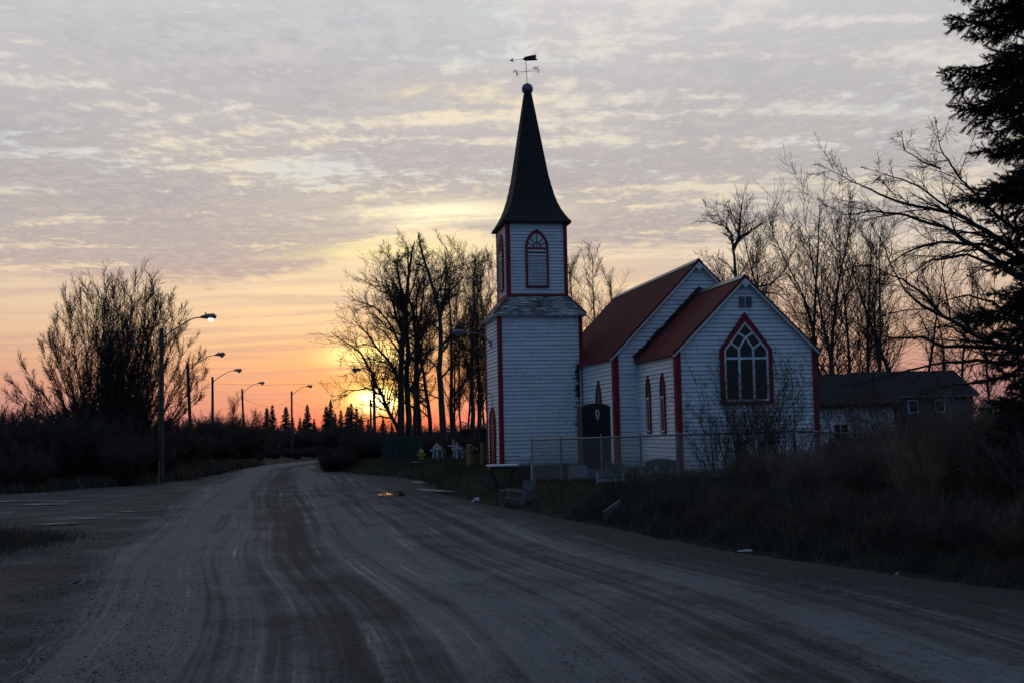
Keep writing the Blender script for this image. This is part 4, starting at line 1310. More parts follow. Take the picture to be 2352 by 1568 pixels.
for i, (px, top, Y) in enumerate([(1745, 560, 80), (1778, 600, 76), (1830, 520, 84), (1862, 480, 78), (1885, 500, 82), (1912, 470, 80), (1930, 530, 74), (1962, 500, 86), (1990, 540, 80), (2022, 545, 78), (2052, 555, 84), (2085, 580, 80), (2118, 600, 86), (2165, 620, 82), (2215, 640, 86), (2270, 620, 84)]):
    H = (975 - top) * Y / FPX + 1.6
    place_tree(stand[(i * 5 + i // 3) % 6], 'bare_aspen', 'tall bare aspen in the stand rising behind the low white hall', 'tree', 'aspens behind the low hall', px, Y, H / 12, i * 2.1, rng.uniform(-.09, .09), rng.uniform(.9, 1.35))

# --- the great willow clump on the other side of the road
rng = random.Random(5)
wb_ = base_at(250, 66)
root = thing('willow_bush', 'great bare willow clump, many stems fanning out behind the lit lamp', 'tree', wb_)
out = ([], [])
_r9 = random.Random(3)
tops = [(30, 880), (60, 850), (95, 800), (130, 745), (150, 700), (185, 692), (215, 690), (240, 670), (262, 668), (285, 675), (312, 655), (335, 700), (362, 690), (385, 700), (408, 725), (430, 800), (455, 830), (466, 860), (110, 860), (340, 760), (200, 740), (270, 720), (300, 740), (380, 790)]
for a, b in list(zip(tops, tops[1:])): tops.append(((a[0] + b[0]) / 2 + _r9.uniform(-20, 20), (a[1] + b[1]) / 2 + _r9.uniform(5, 90)))
for i, (tx, ty) in enumerate(tops):
    bx = 250 + (tx - 250) * .32 + rng.uniform(-14, 14)
    Yt = 66 + rng.uniform(-3.5, 3.5)
    p0 = Vector((gx(bx, 66), 66 + rng.uniform(-1, 1), wb_.z)) - wb_
    p3 = on_y(tx, ty, Yt) - wb_
    p1 = p0.lerp(p3, .33) + Vector((0, 0, .5)); p2 = p0.lerp(p3, .68) + Vector((0, 0, .35))
    rng2 = random.Random(100 + i)
    along(out, [p0, p1, p2, p3], .07, .010, 0, WILLOW, rng2, start=.1, trunk=True, dens=3.1, sub=4, wob=.05, lenk=.62)
tree_parts(root, out, M['bark'], M['willow'], 'stems')
# small round trees further along
small = [aspen_proto(41, 6, .08, WILLOW), aspen_proto(42, 6, .08, WILLOW)]
for px, top, Y, lb in [(524, 892, 125, 'small round bare tree behind the leaning fourth lamp'), (575, 925, 150, 'low bare tree just past the leaning fourth lamp'), (8, 925, 110, 'small bare tree at the outer end of the dark thicket'), (30, 940, 118, 'low bare tree beside the outermost skyline spruces'), (600, 940, 160, 'small bare tree beside the first pair of skyline spruces')]:
    place_tree(small[px % 2], 'bare_tree', lb, 'tree', 'small bare trees across the road', px, Y, ((998 - top) * Y / FPX + 2.2) / 7.6, px * .3, 0, 1.3)

# --- spruces on the skyline
def spruce_proto(seed, H, R0):
    rng = random.Random(seed); out = ([], [])
    out[0].append((0, 0, 0, 0, 0, H, .16, .02))
    z = H * .10
    while z < H * .99:
        k = 1 - z / H
        n = 7
        for j in range(n):
            a = rng.uniform(0, 6.28); L = R0 * (k ** .85) * rng.uniform(.55, 1.15) + .08
            d = Vector((math.cos(a), math.sin(a), rng.uniform(-.38, -.1)))
            p = Vector((0, 0, z)); q = p + d * L
            for w in range(max(2, int(L * 4))):
                t = (w + .6) / max(2, int(L * 4)); b = p.lerp(q, min(1, t))
                for s in (-1, 1):
                    side = Vector((-d.y, d.x, 0)).normalized() * s
                    e = b + (d * .5 + side * .8 + Vector((0, 0, -.35))) * (.32 * (1.15 - t * .5)) * rng.uniform(.7, 1.3)
                    out[1].append((*b, *e, .11, .03))
            out[1].append((*p, *q, .07, .03))
        z += H * .028
    out[1].append((0, 0, H * .93, 0, 0, H * 1.03, .06, .015))
    a = seg_mesh('trunk', out[0]); b = seg_mesh('crown', out[1])
    a.materials.append(M['bark']); b.materials.append(M['far_needle'])
    return a, b
spr = [spruce_proto(51, 10, 2.7), spruce_proto(52, 10, 2.2), spruce_proto(53, 10, 3.1)]
for i, (px, top) in enumerate([(613, 932), (626, 925), (657, 930), (672, 955), (689, 955), (698, 962), (706, 926), (722, 958), (750, 928), (760, 918), (783, 938), (800, 928), (807, 922), (820, 935), (830, 950), (846, 960), (770, 945), (58, 952), (48, 965), (72, 957), (82, 960), (28, 950), (5, 945), (95, 966), (880, 955), (900, 965)]):
    Y = 170 + (i * 53) % 40
    H = (1001 - top - (px - 400) * .021) * Y / FPX + 2.3
    place_tree(spr[i % 3], 'spruce_tree', 'dark pointed spruce standing up out of the skyline wood', 'tree', 'spruces on the skyline', px, Y, H / 10.2, i * 1.1)

# --- the far wood itself, one dark mass
rng = np.random.RandomState(9)
def wood(name, label, spec, seed):
    r = np.random.RandomState(seed); segs = []
    for (px0, px1, Y0, Y1, h0, h1, n) in spec:
        for _ in range(n):
            px = r.uniform(px0, px1); Y = r.uniform(Y0, Y1); x = (px - 1176) / FPX * Y
            H = r.uniform(h0, h1)
            segs.append((x, Y, -.3, x + r.normal(0, .2), Y, H * .6, .06, .04))
            for k in range(26):
                z = H * r.uniform(.02, .85); a = r.uniform(0, 6.28); L = H * .33 * r.uniform(.4, 1.2)
                x1, y1, z1 = x + math.cos(a) * L * .75, Y + math.sin(a) * L * .75, min(H * 1.03, z + L * r.uniform(.3, 1.0))
                rr_ = r.uniform(.03, .11) * (1.2 - z / H)
                segs.append((x + r.normal(0, .3), Y, z, x1, y1, z1, rr_, .012))
    tag(link(name, seg_mesh(name, segs), M['twig']), label, None, kind='stuff')
wood('far_woods', 'dark leafless wood closing the view along the skyline', [(-200, 1150, 150, 200, 1.8, 3.6, 900), (-200, 640, 110, 150, 1.8, 3.0, 420), (1150, 2800, 130, 190, 4, 7.5, 420)], 4)

# --- thicket shrubs (three builds, copied)
def brush_proto(seed, H, spread, nst, P=BRUSH, m='twig', leaf=0, base=.35, rk=1.0):
    rng = random.Random(seed); out = ([], [])
    for i in range(nst):
        a = rng.uniform(0, 6.28); t = spread * math.sqrt(rng.random())
        d = Vector((math.cos(a) * math.sin(t), math.sin(a) * math.sin(t), math.cos(t)))
        b = Vector((math.cos(a) * base * rng.random(), math.sin(a) * base * rng.random(), 0))
        grow(out, b, d, H * rng.uniform(.55, 1.1), .010 * rk * rng.uniform(.7, 1.3), 0, P, rng)
    me = seg_mesh('stems', out[0] + out[1]); me.materials.append(M[m])
    lm = None
    if leaf:
        tips = [s[3:6] for s in out[1] if rng.random() < leaf]
        lm = leaves_mesh('leaves', tips, .035, rng); lm.materials.append(M['dead_leaf'])
    return me, lm
def place_brush(proto, label, group, x, y, s, rz, sz=1.0, name='bare_shrub', cat='shrub'):
    root = thing(name, label, cat, (x, y, gz(x, y) - .05), rz, group)
    root.scale = (s, s, s * sz)
    for nm, me in zip(('stems', 'leaves'), proto):
        if me is None: continue
        o = bpy.data.objects.new(nm, me); C.objects.link(o); o.parent = root
    return root
FATB = dict(BRUSH); FATB['rmin'] = .009
left_b = [brush_proto(61, 3.2, .75, 95, FATB, 'twig', 0, .9, 1.8), brush_proto(62, 3.0, .85, 95, FATB, 'twig_red', 0, .9, 1.8), brush_proto(63, 3.4, .6, 90, FATB, 'twig', 0, .8, 1.8)]
rng = random.Random(90)
n = 0
for row, (Y, h) in enumerate([(49, .62), (54, .82), (60, .98), (70, 1.15)]):
    px = -60 + row * 17
    while px < 600 - (0 if row > 0 else 240):
        y = Y + rng.uniform(-1.5, 1.5) + max(0, px - 250) * .055 + (34 if px > 405 else 0)
        x = gx(px, y)
        if float(sdist(LE, np.array([x]), np.array([y]))[0]) < -1.8 and not inside(SIDE, np.array([x]), np.array([y]))[0]:
            place_brush(left_b[n % 3], 'dark leafless shrub in the thicket across the road, under the great willow', 'thicket shrubs across the road', x, y, h * rng.uniform(.7, 1.22), n * 1.7)
            n += 1
        px += 2.3 * FPX / y * rng.uniform(.7, 1.1)
# scrub behind the bend and at the foot of the poplars
for i in range(44):
    if i < 26: px, Y, h = 500 + i * 13, 148 + (i * 29 % 36), rng.uniform(.6, 1.0)
    else: px, Y, h = 815 + (i - 26) * 16, 70 + (i * 17 % 14), rng.uniform(.22, .36)
    x = gx(px, Y)
    if float(sdist(RE, np.array([x]), np.array([Y]))[0]) > -.6 or float(sdist(LE, np.array([x]), np.array([Y]))[0]) < -1.2:
        lb = ('dark scrub bush on the outer side of the road bend', 'scrub along the road bend') if i < 26 else ('low scrub bush at the foot of the bare poplars', 'scrub under the poplars')
        place_brush(left_b[i % 3], lb[0], lb[1], x, Y, h, i * 2.3)
for i in range(30):
    px, Y = 470 + i * 12.5, 97 + (i * 17 % 24)
    x = gx(px, Y)
    if float(sdist(LE, np.array([x]), np.array([Y]))[0]) < -1.0:
        place_brush(left_b[i % 3], 'knee-high scrub tuft between the road bend and the street lamps', 'knee-high scrub along the bend', x, Y, rng.uniform(.2, .34), i * 1.3)
for i in range(9):
    x, Y = -10.2 + i * .75 + rng.uniform(-.3, .3), 63.5 + rng.uniform(-1.2, 2.5) + i * .2
    place_brush(left_b[i % 3], 'rusty low bush on the earth bank inside the bend', 'bushes on the bank inside the bend', x, Y, rng.uniform(.28, .42), i * 1.9)
# --- thicket on this side, in front of the church
thin_b = [brush_proto(71, 2.0, .62, 80, BRUSH, 'brush', 0, .55), brush_proto(72, 1.8, .75, 80, BRUSH, 'brush_red', 0, .6), brush_proto(73, 2.2, .5, 70, BRUSH, 'brush', .05, .5), brush_proto(74, 1.2, 1.0, 90, BRUSH, 'brush_red', 0, .6), brush_proto(75, 2.1, .7, 40, BRUSH, 'brush_pale', 0, .5, 1.2)]
n = 0
for row in range(7):
    off = 1.4 + row * 1.75
    k = 0.0
    while True:
        k += rng.uniform(1.25, 1.75)
        if k > 30: break
        # walk along the road edge from (7.5,12) towards (1,29), offset to its right
        t = k / 30
        ex = np.interp(t, [0, .25, .5, .75, 1], [13.5, 6.7, 4.6, 2.6, .8]); ey = np.interp(t, [0, .25, .5, .75, 1], [7.6, 14.7, 18.3, 23.4, 29.5])
        x, y = ex + off * .89 + rng.uniform(-.5, .5), ey + off * .45 + rng.uniform(-.5, .5)
        pxx = 1176 + FPX * x / y
        lim = 1505 + max(0, y - 20) * 14
        if pxx < lim or pxx > 2560 or y > 33.2 or y < 13.5: continue
        edge_k = min(1.0, (pxx - lim) / 170)
        ytop = float(np.interp(pxx, [1480, 1580, 1680, 1850, 1950, 2100, 2250], [1105, 1060, 1040, 1030, 998, 972, 925]))
        want = 2.2 - (ytop - (985 - (pxx - 1176) * .021)) * y / FPX - gz(x, y)
        s = max(.22, want / 2.05) * rng.uniform(.72, 1.08) * (.55 if row == 0 else 1.0)
        place_brush(thin_b[3 if row == 0 else (4 if n % 4 == 3 else n % 3)], 'low leafless shrub in the dense thicket between the road and the church fence', 'thicket shrubs by the church', x, y, s, n * 1.3)
        n += 1
# taller shrubs against the chancel wall
tall = [brush_proto(81, 3.3, .42, 22, BRUSH, 'twig', .05, .5, 1.25), brush_proto(82, 2.9, .35, 16, BRUSH, 'twig_red', .22, .4, 1.2)]
for px, Y, s, k, lb in [(1725, 29.5, 1.0, 0, 'tall bare shrub fanning up in front of the chancel window'), (1800, 30.5, 1.05, 1, 'tall thin shrub with a few leaves at the corner of the chancel'), (1650, 29, .78, 0, 'bare shrub with last curled leaves before the chancel corner board'),
                        (1930, 30, .75, 1, 'shrub still holding brown leaves in front of the low hall'), (2030, 31, .85, 1, 'leafy brown shrub before the end of the low hall'), (2120, 31, .8, 1, 'bare shrub in front of the lilac house'), (1990, 28, .7, 1, 'bare shrub between the two brown-leaved ones')]:
    x = gx(px, Y)
    place_brush(tall[k], lb, 'tall shrubs before the church', x, Y, s, px * .1)

# --- arching bare tree at the edge of the churchyard
rng = random.Random(15)
AY = 21.0
ab = base_at(2400, AY)
root = thing('arching_tree', 'spreading bare tree whose long limbs arch out from behind the near spruce', 'tree', ab)
out = ([], [])
along(out, [Vector((0, 0, 0)), on_y(2395, 1000, AY) - ab, on_y(2385, 900, AY) - ab, on_y(2380, 800, AY) - ab], .16, .09, 0, DROOP, rng, start=.9, trunk=True, dens=.2)
def c5(pts): return [((1950 + x / 1.845) / 1.063, (250 + y / 1.845) / 1.063) for x, y in pts]
for pts, r0, dn in [([(1010, 700), (960, 655), (850, 580), (700, 500), (540, 470), (400, 430), (290, 380), (215, 345), (130, 300)], .055, 1.9),
                ([(1010, 800), (950, 760), (800, 650), (650, 560), (480, 510), (340, 490), (210, 505), (130, 470)], .055, 1.9),
                ([(960, 560), (860, 480), (750, 370), (690, 290), (640, 210), (622, 110)], .045, 2.0),
                ([(1010, 1120), (900, 1090), (820, 1060), (680, 980), (560, 920), (480, 850), (420, 740), (380, 640), (340, 575)], .055, 1.8),
                ([(1010, 1110), (880, 1100), (650, 1100), (560, 1055), (420, 1062), (330, 1110), (250, 1150)], .05, 2.2),
                ([(1005, 720), (930, 680), (830, 640), (640, 630), (520, 660), (430, 710), (350, 790)], .045, 2.3),
                ([(990, 780), (760, 690), (600, 710), (510, 770), (440, 840)], .035, 2.3),
                ([(700, 500), (600, 420), (500, 360), (400, 330), (310, 300)], .028, 2.0),
                ([(640, 300), (560, 270), (480, 220), (465, 150)], .022, 2.0),
                ([(820, 1060), (650, 960), (560, 860), (470, 800), (330, 740), (220, 720)], .035, 2.2),
                ([(1000, 1000), (880, 900), (760, 870), (640, 900), (560, 980)], .03, 2.4),
                ([(980, 1180), (800, 1160), (600, 1180), (430, 1220), (300, 1260)], .04, 2.4),
                ([(960, 1220), (840, 1260), (700, 1270), (560, 1310)], .035, 2.4),
                ([(1000, 640), (960, 480), (900, 410)], .03, 1.2)]:
    along(out, plot(c5(pts), AY, 1.6, rng, ab), r0, .006, 0, DROOP, rng, start=.06, dens=dn * 1.8, sub=3, wob=.05, lenk=.85)
tree_parts(root, out, M['bark'], M['twig'])
tips = [s[3:6] for s in out[1] if rng.random() < .004]
link('leaves', leaves_mesh('leaves', tips, .035, rng), M['dead_leaf'], root)

# --- near spruce
def near_spruce():
    r = np.random.RandomState(12)
    SY = 18.0
    b = base_at(2478, SY)
    root = thing('near_spruce', 'big dark spruce with ragged drooping boughs at the roadside', 'tree', b)
    H = 11.5
    link('trunk', seg_mesh('trunk', [(0, 0, 0, 0, 0, H * .5, .17, .11), (0, 0, H * .5, 0, 0, H, .11, .01)]), M['bark'], root)
    P0, P1, W_ = [], [], []
    segs = []
    def shoot(p, d, L, rad):
        n = max(4, int(L / .013))
        t = np.linspace(0, 1, n)
        c = p[None] + d[None] * (t * L)[:, None]
        segs.append((*p, *(p + d * L), .007, .003))
        for k in range(5):
            v = r.normal(size=(n, 3)); v -= (v @ d)[:, None] * d[None]; v /= np.linalg.norm(v, axis=1, keepdims=True)
            dirn = v * .8 + d[None] * .62
            ln = rad * r.uniform(.7, 1.2, n)
            P0.append(c); P1.append(c + dirn * ln[:, None])
    def bough(z, az, L, up):
        d = np.array([math.cos(az) * math.cos(up), math.sin(az) * math.cos(up), math.sin(up)])
        side = np.array([-math.sin(az), math.cos(az), 0.0])
        p = np.array([0, 0, z]); n = max(5, int(L / .075)); st = L / n
        for i in range(n):
            k = (i + 1) / n
            dd = d + np.array([0, 0, -.42 * math.sin(k * 2.2) + .9 * max(0, k - .6)]) + r.normal(0, .12, 3); dd /= np.linalg.norm(dd)
            q = p + dd * st
            segs.append((*p, *q, .022 * (1.1 - k) + .006, .022 * (1.05 - k) + .006))
            if k > .12:
                for s in (-1, 1):
                    sl_ = (.34 * (1.05 - k) + .17) * min(1, L / 1.2) * r.uniform(.6, 1.3)
                    sd_ = dd * .75 + side * s * .65 + np.array([0, 0, r.uniform(-1.1, .9)]); sd_ /= np.linalg.norm(sd_)
                    shoot(q, sd_, sl_, .042)
                    if r.rand() < 1.0:
                        hd = dd * .5 + side * s * .25 + np.array([0, 0, r.uniform(-1.3, .5)]); hd /= np.linalg.norm(hd)
                        shoot(q, hd, sl_ * .55, .04)
                    if sl_ > .2:
                        m_ = q + sd_ * sl_ * .5
                        for s2 in (-1, 1):
                            e = sd_ * .8 + np.cross(sd_, [0, 0, 1]) * s2 * .7 + np.array([0, 0, r.uniform(-.5, .2)]); e /= np.linalg.norm(e)
                            shoot(m_, e, sl_ * .5, .04)
            p = q
        shoot(p, dd, .16, .034)
    # boughs that show: (picture row, picture column reached)
    for py, tx in [(-60, 2235), (-20, 2228), (8, 2235), (30, 2275), (118, 2210), (142, 2208), (168, 2212), (192, 2222), (218, 2236), (245, 2262), (275, 2290), (310, 2276), (332, 2310), (398, 2262), (412, 2216), (432, 2270), (478, 2290), (505, 2276), (535, 2296), (580, 2310), (600, 2300), (650, 2290), (692, 2214), (712, 2250), (740, 2276), (770, 2295), (800, 2280), (830, 2300), (860, 2280), (890, 2290), (920, 2270), (950, 2280), (990, 2270), (1030, 2280)]:
        z = 2.2 + (962 - py) * SY / FPX - b[2]
        L = (2478 - tx) * SY / FPX
        for q in range(2):
            bough(z + .12 + r.uniform(-.05, .05), PI + (0 if q == 0 else r.uniform(-.6, .6)), L * (1 if q == 0 else r.uniform(.6, .95)), r.uniform(-.06, .10))
    for z in np.arange(.8, H, .55):
        for q in range(3): bough(z, r.uniform(-1.0, 1.0), max(.3, 1.7 * (1 - z / H * .6)) * r.uniform(.7, 1.0), .02)
    A, B = np.concatenate(P0), np.concatenate(P1)
    d = B - A
    v = r.normal(size=A.shape); w = np.cross(d, v); w /= np.linalg.norm(w, axis=1, keepdims=True); w *= .0042
    co = np.stack([A - w, A + w, B], 1).reshape(-1, 3)
    f = np.arange(len(co)).reshape(-1, 3)
    link('crown', np_mesh('crown', co, [f]), M['needle'], root)
    link('boughs', seg_mesh('boughs', segs), M['bark'], root)
near_spruce()

# --- grass
def grass(name, label, n, sampler, hmin, hmax, width, m, seed):
    r = np.random.RandomState(seed)
    X, Y, hs = sampler(r, n)
    Z = gh(X, Y) - .01
    a = r.uniform(0, 6.28, len(X)); h = r.uniform(hmin, hmax, len(X)) * hs
    lean = r.normal(0, .45, (len(X), 2)) * h[:, None]
    wx_, wy_ = np.cos(a) * width * Y / 22, np.sin(a) * width * Y / 22
    v = np.stack([np.stack([X - wx_, Y - wy_, Z], 1), np.stack([X + wx_, Y + wy_, Z], 1), np.stack([X + lean[:, 0], Y + lean[:, 1], Z + h], 1)], 1).reshape(-1, 3)
    tag(link(name, np_mesh(name, v, [np.arange(len(v)).reshape(-1, 3)]), m), label, None, kind='stuff')
M['grass'] = mat('grass_blades', (.040, .046, .022), .9, .4, .7, col2=(.055, .042, .024))
M['dry_grass'] = mat('dry_grass', (.085, .066, .046), .9, .4, 1.4, col2=(.04, .034, .024))
def mound(r, n):
    X = r.uniform(-11, 17, n * 3); Y = 14 + (80 - 14) * r.rand(n * 3) ** 1.1
    d = sdist(RE, X, Y); k = (d > .02 + .22 * lump(X * 3, Y * 3) + .1 * lump(X * 7, Y * 7)) & ~inside(PULL, X, Y)
    X, Y, d = X[k][:n], Y[k][:n], d[k][:n]
    return X, Y, .55 + .6 * np.clip(lump(X * 2, Y * 2), 0, 1.2)
grass('grass', 'short rough grass on the church mound and its bank', 300000, mound, .06, .22, .006, M['grass'], 1)
def verge_r(r, n):
    nc = n // 45
    k = r.rand(nc); off = np.abs(r.normal(0, 1.3, nc)) + .15 + .35 * np.sin(k * 45) * np.sin(k * 17)
    ex = np.interp(k, [0, .25, .5, .75, 1], [13.5, 6.7, 4.6, 2.6, 1.1]); ey = np.interp(k, [0, .25, .5, .75, 1], [7.6, 14.7, 18.3, 23.4, 28.5])
    cx, cy, hh = ex + off * .89, ey + off * .45, r.uniform(.25, 1.25, nc) * (.45 + .55 * np.clip(off, 0, 1))
    q = r.randint(0, nc, n); sp = .05 + .14 * r.rand(nc)
    return cx[q] + r.normal(0, 1, n) * sp[q], cy[q] + r.normal(0, 1, n) * sp[q], hh[q]
grass('dry_grass', 'tall dead grass in clumps along the foot of the roadside thicket', 42000, verge_r, .25, .62, .0075, M['dry_grass'], 2)
def verge_l(r, n):
    X = r.uniform(-45, -12, n * 4); Y = r.uniform(22, 84, n * 4)
    dl = -sdist(LE, X, Y)
    k = (dl > .6) & ~inside(SIDE, X, Y) & (Y > 40)
    k &= dl > .6
    return X[k][:n], Y[k][:n], np.ones(k.sum())[:n]
grass('dry_grass', 'tall dead grass under the thicket across the road', 70000, verge_l, .15, .6, .011, M['dry_grass'], 3)
def tuft(r, n):
    X = -10.9 + r.normal(0, .9, n); Y = 23.5 + r.normal(0, 1.6, n)
    return X, Y, np.exp(-((X + 10.9) ** 2 / 2 + (Y - 23.5) ** 2 / 6)) + .2
grass('dry_grass', 'clump of dead grass at the near corner of the side road', 5000, tuft, .2, .55, .007, M['dry_grass'], 4)

# --- loose stones
def stones(name, label, n, seed, m='stone', big=1.0):
    r = np.random.RandomState(seed)
    Y = 8.5 + 34 * r.rand(n * 4) ** 2.2; X = (r.rand(n * 4) - .5) * 1.15 * Y * 2352 / FPX
    d = sdist(RE, X, Y)
    dl = -sdist(LE, X, Y)
    pick = r.rand(len(X)) < (.14 + .12 * (lump(X * 2.1, Y * 1.3) > .35) + .85 * np.exp(-np.abs(d + .8) / 1.1) + .8 * np.exp(-np.abs(dl - .5) / .9))
    k = pick & (d < 1.0) & (dl < 7)
    X, Y = X[k][:n], Y[k][:n]; n = len(X)
    dd, dll = d[k][:n], dl[k][:n]
    Z = np.where((dd < 0) & (dll < 0), .055, np.maximum(gh(X, Y), .0))
    s = (.0045 + .011 * r.rand(n) ** 6) * big
    o = np.array([[1, 0, 0], [-1, 0, 0], [0, 1, 0], [0, -1, 0], [0, 0, 1], [0, 0, -1]], float)
    fc = np.array([[0, 2, 4], [2, 1, 4], [1, 3, 4], [3, 0, 4], [2, 0, 5], [1, 2, 5], [3, 1, 5], [0, 3, 5]])
    v = o[None] * (s[:, None, None] * r.uniform(.6, 1.3, (n, 6, 1))) * np.array([1, 1, .7])
    an = r.uniform(0, 6.28, n); ca, sa = np.cos(an), np.sin(an)
    vx = v[:, :, 0] * ca[:, None] - v[:, :, 1] * sa[:, None]; vy = v[:, :, 0] * sa[:, None] + v[:, :, 1] * ca[:, None]
    co = np.stack([vx + X[:, None], vy + Y[:, None], v[:, :, 2] + (Z + s * .3)[:, None]], 2).reshape(-1, 3)
    f = (np.arange(n)[:, None, None] * 6 + fc[None]).reshape(-1, 3)
    tag(link(name, np_mesh(name, co, [f]), M[m]), label, None, kind='stuff')
stones('gravel', 'loose dark stones scattered over the road and its shoulders', 60000, 6)

stones('pale_gravel', 'paler chips of gravel among the dark stones', 7000, 16, 'concrete', .9)
# ------------------------------------------------------------------ churchyard objects
def grounded(px, Y): x = gx(px, Y); return Vector((x, Y, gz(x, Y)))
# chain-link fence
fx = [(1220, 36.0), (1287, 34.6), (1380, 33.4), (1470, 33.4), (1555, 33.5), (1690, 33.7), (1822, 34.0), (1985, 34.3), (2160, 34.6), (2340, 34.8)]
fence = thing('chain_link_fence', 'low galvanised chain-link fence along the front of the churchyard', 'fence', (0, 0, 0))
tops = []
for i, (px, Y) in enumerate(fx):
    p = grounded(px, Y); h = 1.86 - p.z + .02 * i if i < 7 else 1.2
    mb = MB(); r = .045 if i in (0, 4, 6) else .03
    mb.tube([(p.x, Y, p.z - .2), (p.x, Y, p.z + h + .04)], r, 8); mb.lathe([(r * 1.1, 0), (r * 1.2, .03), (.01, .06)], (p.x, Y, p.z + h + .04), 8)
    mb.build('post', M['white_paint'] if i == 0 else M['galv'], fence)
    tops.append((Vector((p.x, Y, p.z + h)), p))
mb = MB(); mb.tube([t + Vector((0, -.03, 0)) for t, p in tops], .028, 8); mb.build('top_rail', M['galv'], fence)
wires = []
for (t0, b0), (t1, b1) in zip(tops[:-1], tops[1:]):
    L = (t1 - t0).length; n = int(L / .06)
    Hh = ((t0.z - b0.z) + (t1.z - b1.z)) / 2 - .05
    for i in range(-int(Hh / .06), n + int(Hh / .06)):
        for sg in (1, -1):
            u0, u1 = i * .06 / L, (i * .06 + sg * Hh) / L
            # clip to the panel
            a, b = 0.0, 1.0
            du = u1 - u0
            ta, tb_ = sorted(((0 - u0) / du, (1 - u0) / du))
            a, b = max(a, ta), min(b, tb_)
            if b - a < .03: continue
            def P_(k):
                u = u0 + du * k
                q = b0.lerp(b1, u); return (q.x, q.y - .03 - .004 * sg, q.z + .05 + Hh * k)
            wires.append((*P_(a), *P_(b), .0036, .0036))
link('wire_mesh', seg_mesh('wire_mesh', wires), M['wire'], fence)

# black monument
mp = grounded(1365, 35.6)
mon = thing('black_monument', 'tall black polished granite monument with a pale carved figure', 'gravestone', mp, R_(24))
mb = MB(); fr = frame((0, -.16, 0), (1, 0, 0), (0, -1, 0))
prof_m = [(-.5, .25), (.5, .25), (.5, 2.26)] + [(.5 - i * .1, 2.26 + .10 * math.sin(PI * i / 10) ** 1.0) for i in range(1, 10)] + [(-.5, 2.26)]
mb.prism(prof_m, fr, -.36, 0)
mb.build('stone_slab', M['granite_rough'], mon)
mb = MB(); ins = [(u * .985, z - .012 if z > 1 else z + .01) for u, z in prof_m]
mb.prism(ins, fr, .001, .006); face = mb.build('polished_face', M['granite'], mon)
mb = MB(); mb.box((0, .02, .10), (1.5, .75, .42)); mb.build('plinth', M['concrete'], mon)
mb = MB()
pts = [(-.075, 2.10), (-.05, 2.14), (0, 2.16), (.05, 2.14), (.075, 2.10), (.065, 1.98), (.05, 1.90), (.015, 1.82), (-.02, 1.86), (-.055, 1.95)]
pin = [(-.03, 2.08), (-.02, 2.10), (0, 2.115), (.02, 2.10), (.03, 2.08), (.025, 2.0), (.02, 1.96), (.008, 1.92), (-.005, 1.94), (-.02, 1.98)]
mb.ring(pts, pin, frame((.03, -.16, 0), (1, 0, 0), (0, -1, 0)), .004, .016); mb.build('carved_figure', M['carving'], mon)

def headstone(label, px, Y, w, h, t, m, rz, arch=.06, slant=0.0, extra=None):
    p = grounded(px, Y)
    root = thing('headstone', label, 'gravestone', p, rz, 'headstones behind the fence')
    mb = MB(); fr = frame((0, -t / 2, 0), (1, 0, 0), (0, -1, 0))
    pr = [(-w / 2, .05), (w / 2, .05), (w / 2, h)] + [(w / 2 - w * i / 10, h + arch * math.sin(PI * i / 10)) for i in range(1, 10)] + [(-w / 2, h)]
    n0 = len(mb.v); mb.prism(pr, fr, -t, 0)
    for i in range(n0, len(mb.v)):
        x, y, z = mb.v[i]; mb.v[i] = (x, y + slant * z, z)
    mb.build('stone_slab', m, root)
    b = MB(); b.box((0, 0, 0), (w * 1.25, t * 1.7, .16)); b.build('plinth', M['concrete'], root)
    return root
headstone('small grey slant-faced headstone beside the tall black monument', 1328, 34.9, .52, .42, .3, M['stone_grey'], .1, .01, .45)
hs = headstone('broad dark headstone with a pale oval emblem and frosted top', 1516, 35.2, .98, .52, .2, M['granite_rough'], .05, .07)
mb = MB(); mb.ring([(.07 * math.cos(a * .5236), .30 + .09 * math.sin(a * .5236)) for a in range(12)], [(.03 * math.cos(a * .5236), .30 + .05 * math.sin(a * .5236)) for a in range(12)], frame((-.16, -.1, 0), (1, 0, 0), (0, -1, 0)), .0, .014)
mb.build('emblem', M['carving'], hs)
mb = MB(); mb.tube([(-.3 + .1 * i, 0, .575 + .055 * math.sin(PI * (i + 2) / 10)) for i in range(7)], .028, 6); mb.build('frost_cap', M['frost'], hs)
# heart-shaped stone
p = grounded(1410, 34.6)
hr = thing('heart_headstone', 'low dark heart-topped headstone with a pale rim', 'gravestone', p, .1)
hp_ = []
for i in range(24):
    a = 2 * PI * i / 24; hp_.append((.30 * math.sin(a) ** 3 * 1.0, .20 + .019 * (13 * math.cos(a) - 5 * math.cos(2 * a) - 2 * math.cos(3 * a) - math.cos(4 * a)) * .75))
mb = MB(); mb.prism(hp_[::-1], frame((0, -.05, .14), (1, 0, 0), (0, -1, 0)), -.12, 0); mb.build('heart_slab', M['granite_rough'], hr)
mb = MB(); mb.ring([(u * 1.04, (z - .2) * 1.04 + .2) for u, z in hp_[::-1]], [(u * .9, (z - .2) * .9 + .2) for u, z in hp_[::-1]], frame((0, -.05, .14), (1, 0, 0), (0, -1, 0)), .0, .012); mb.build('rim', M['stone_grey'], hr)
mb = MB(); mb.box((0, .01, .03), (.6, .22, .14)); mb.build('plinth', M['concrete'], hr)

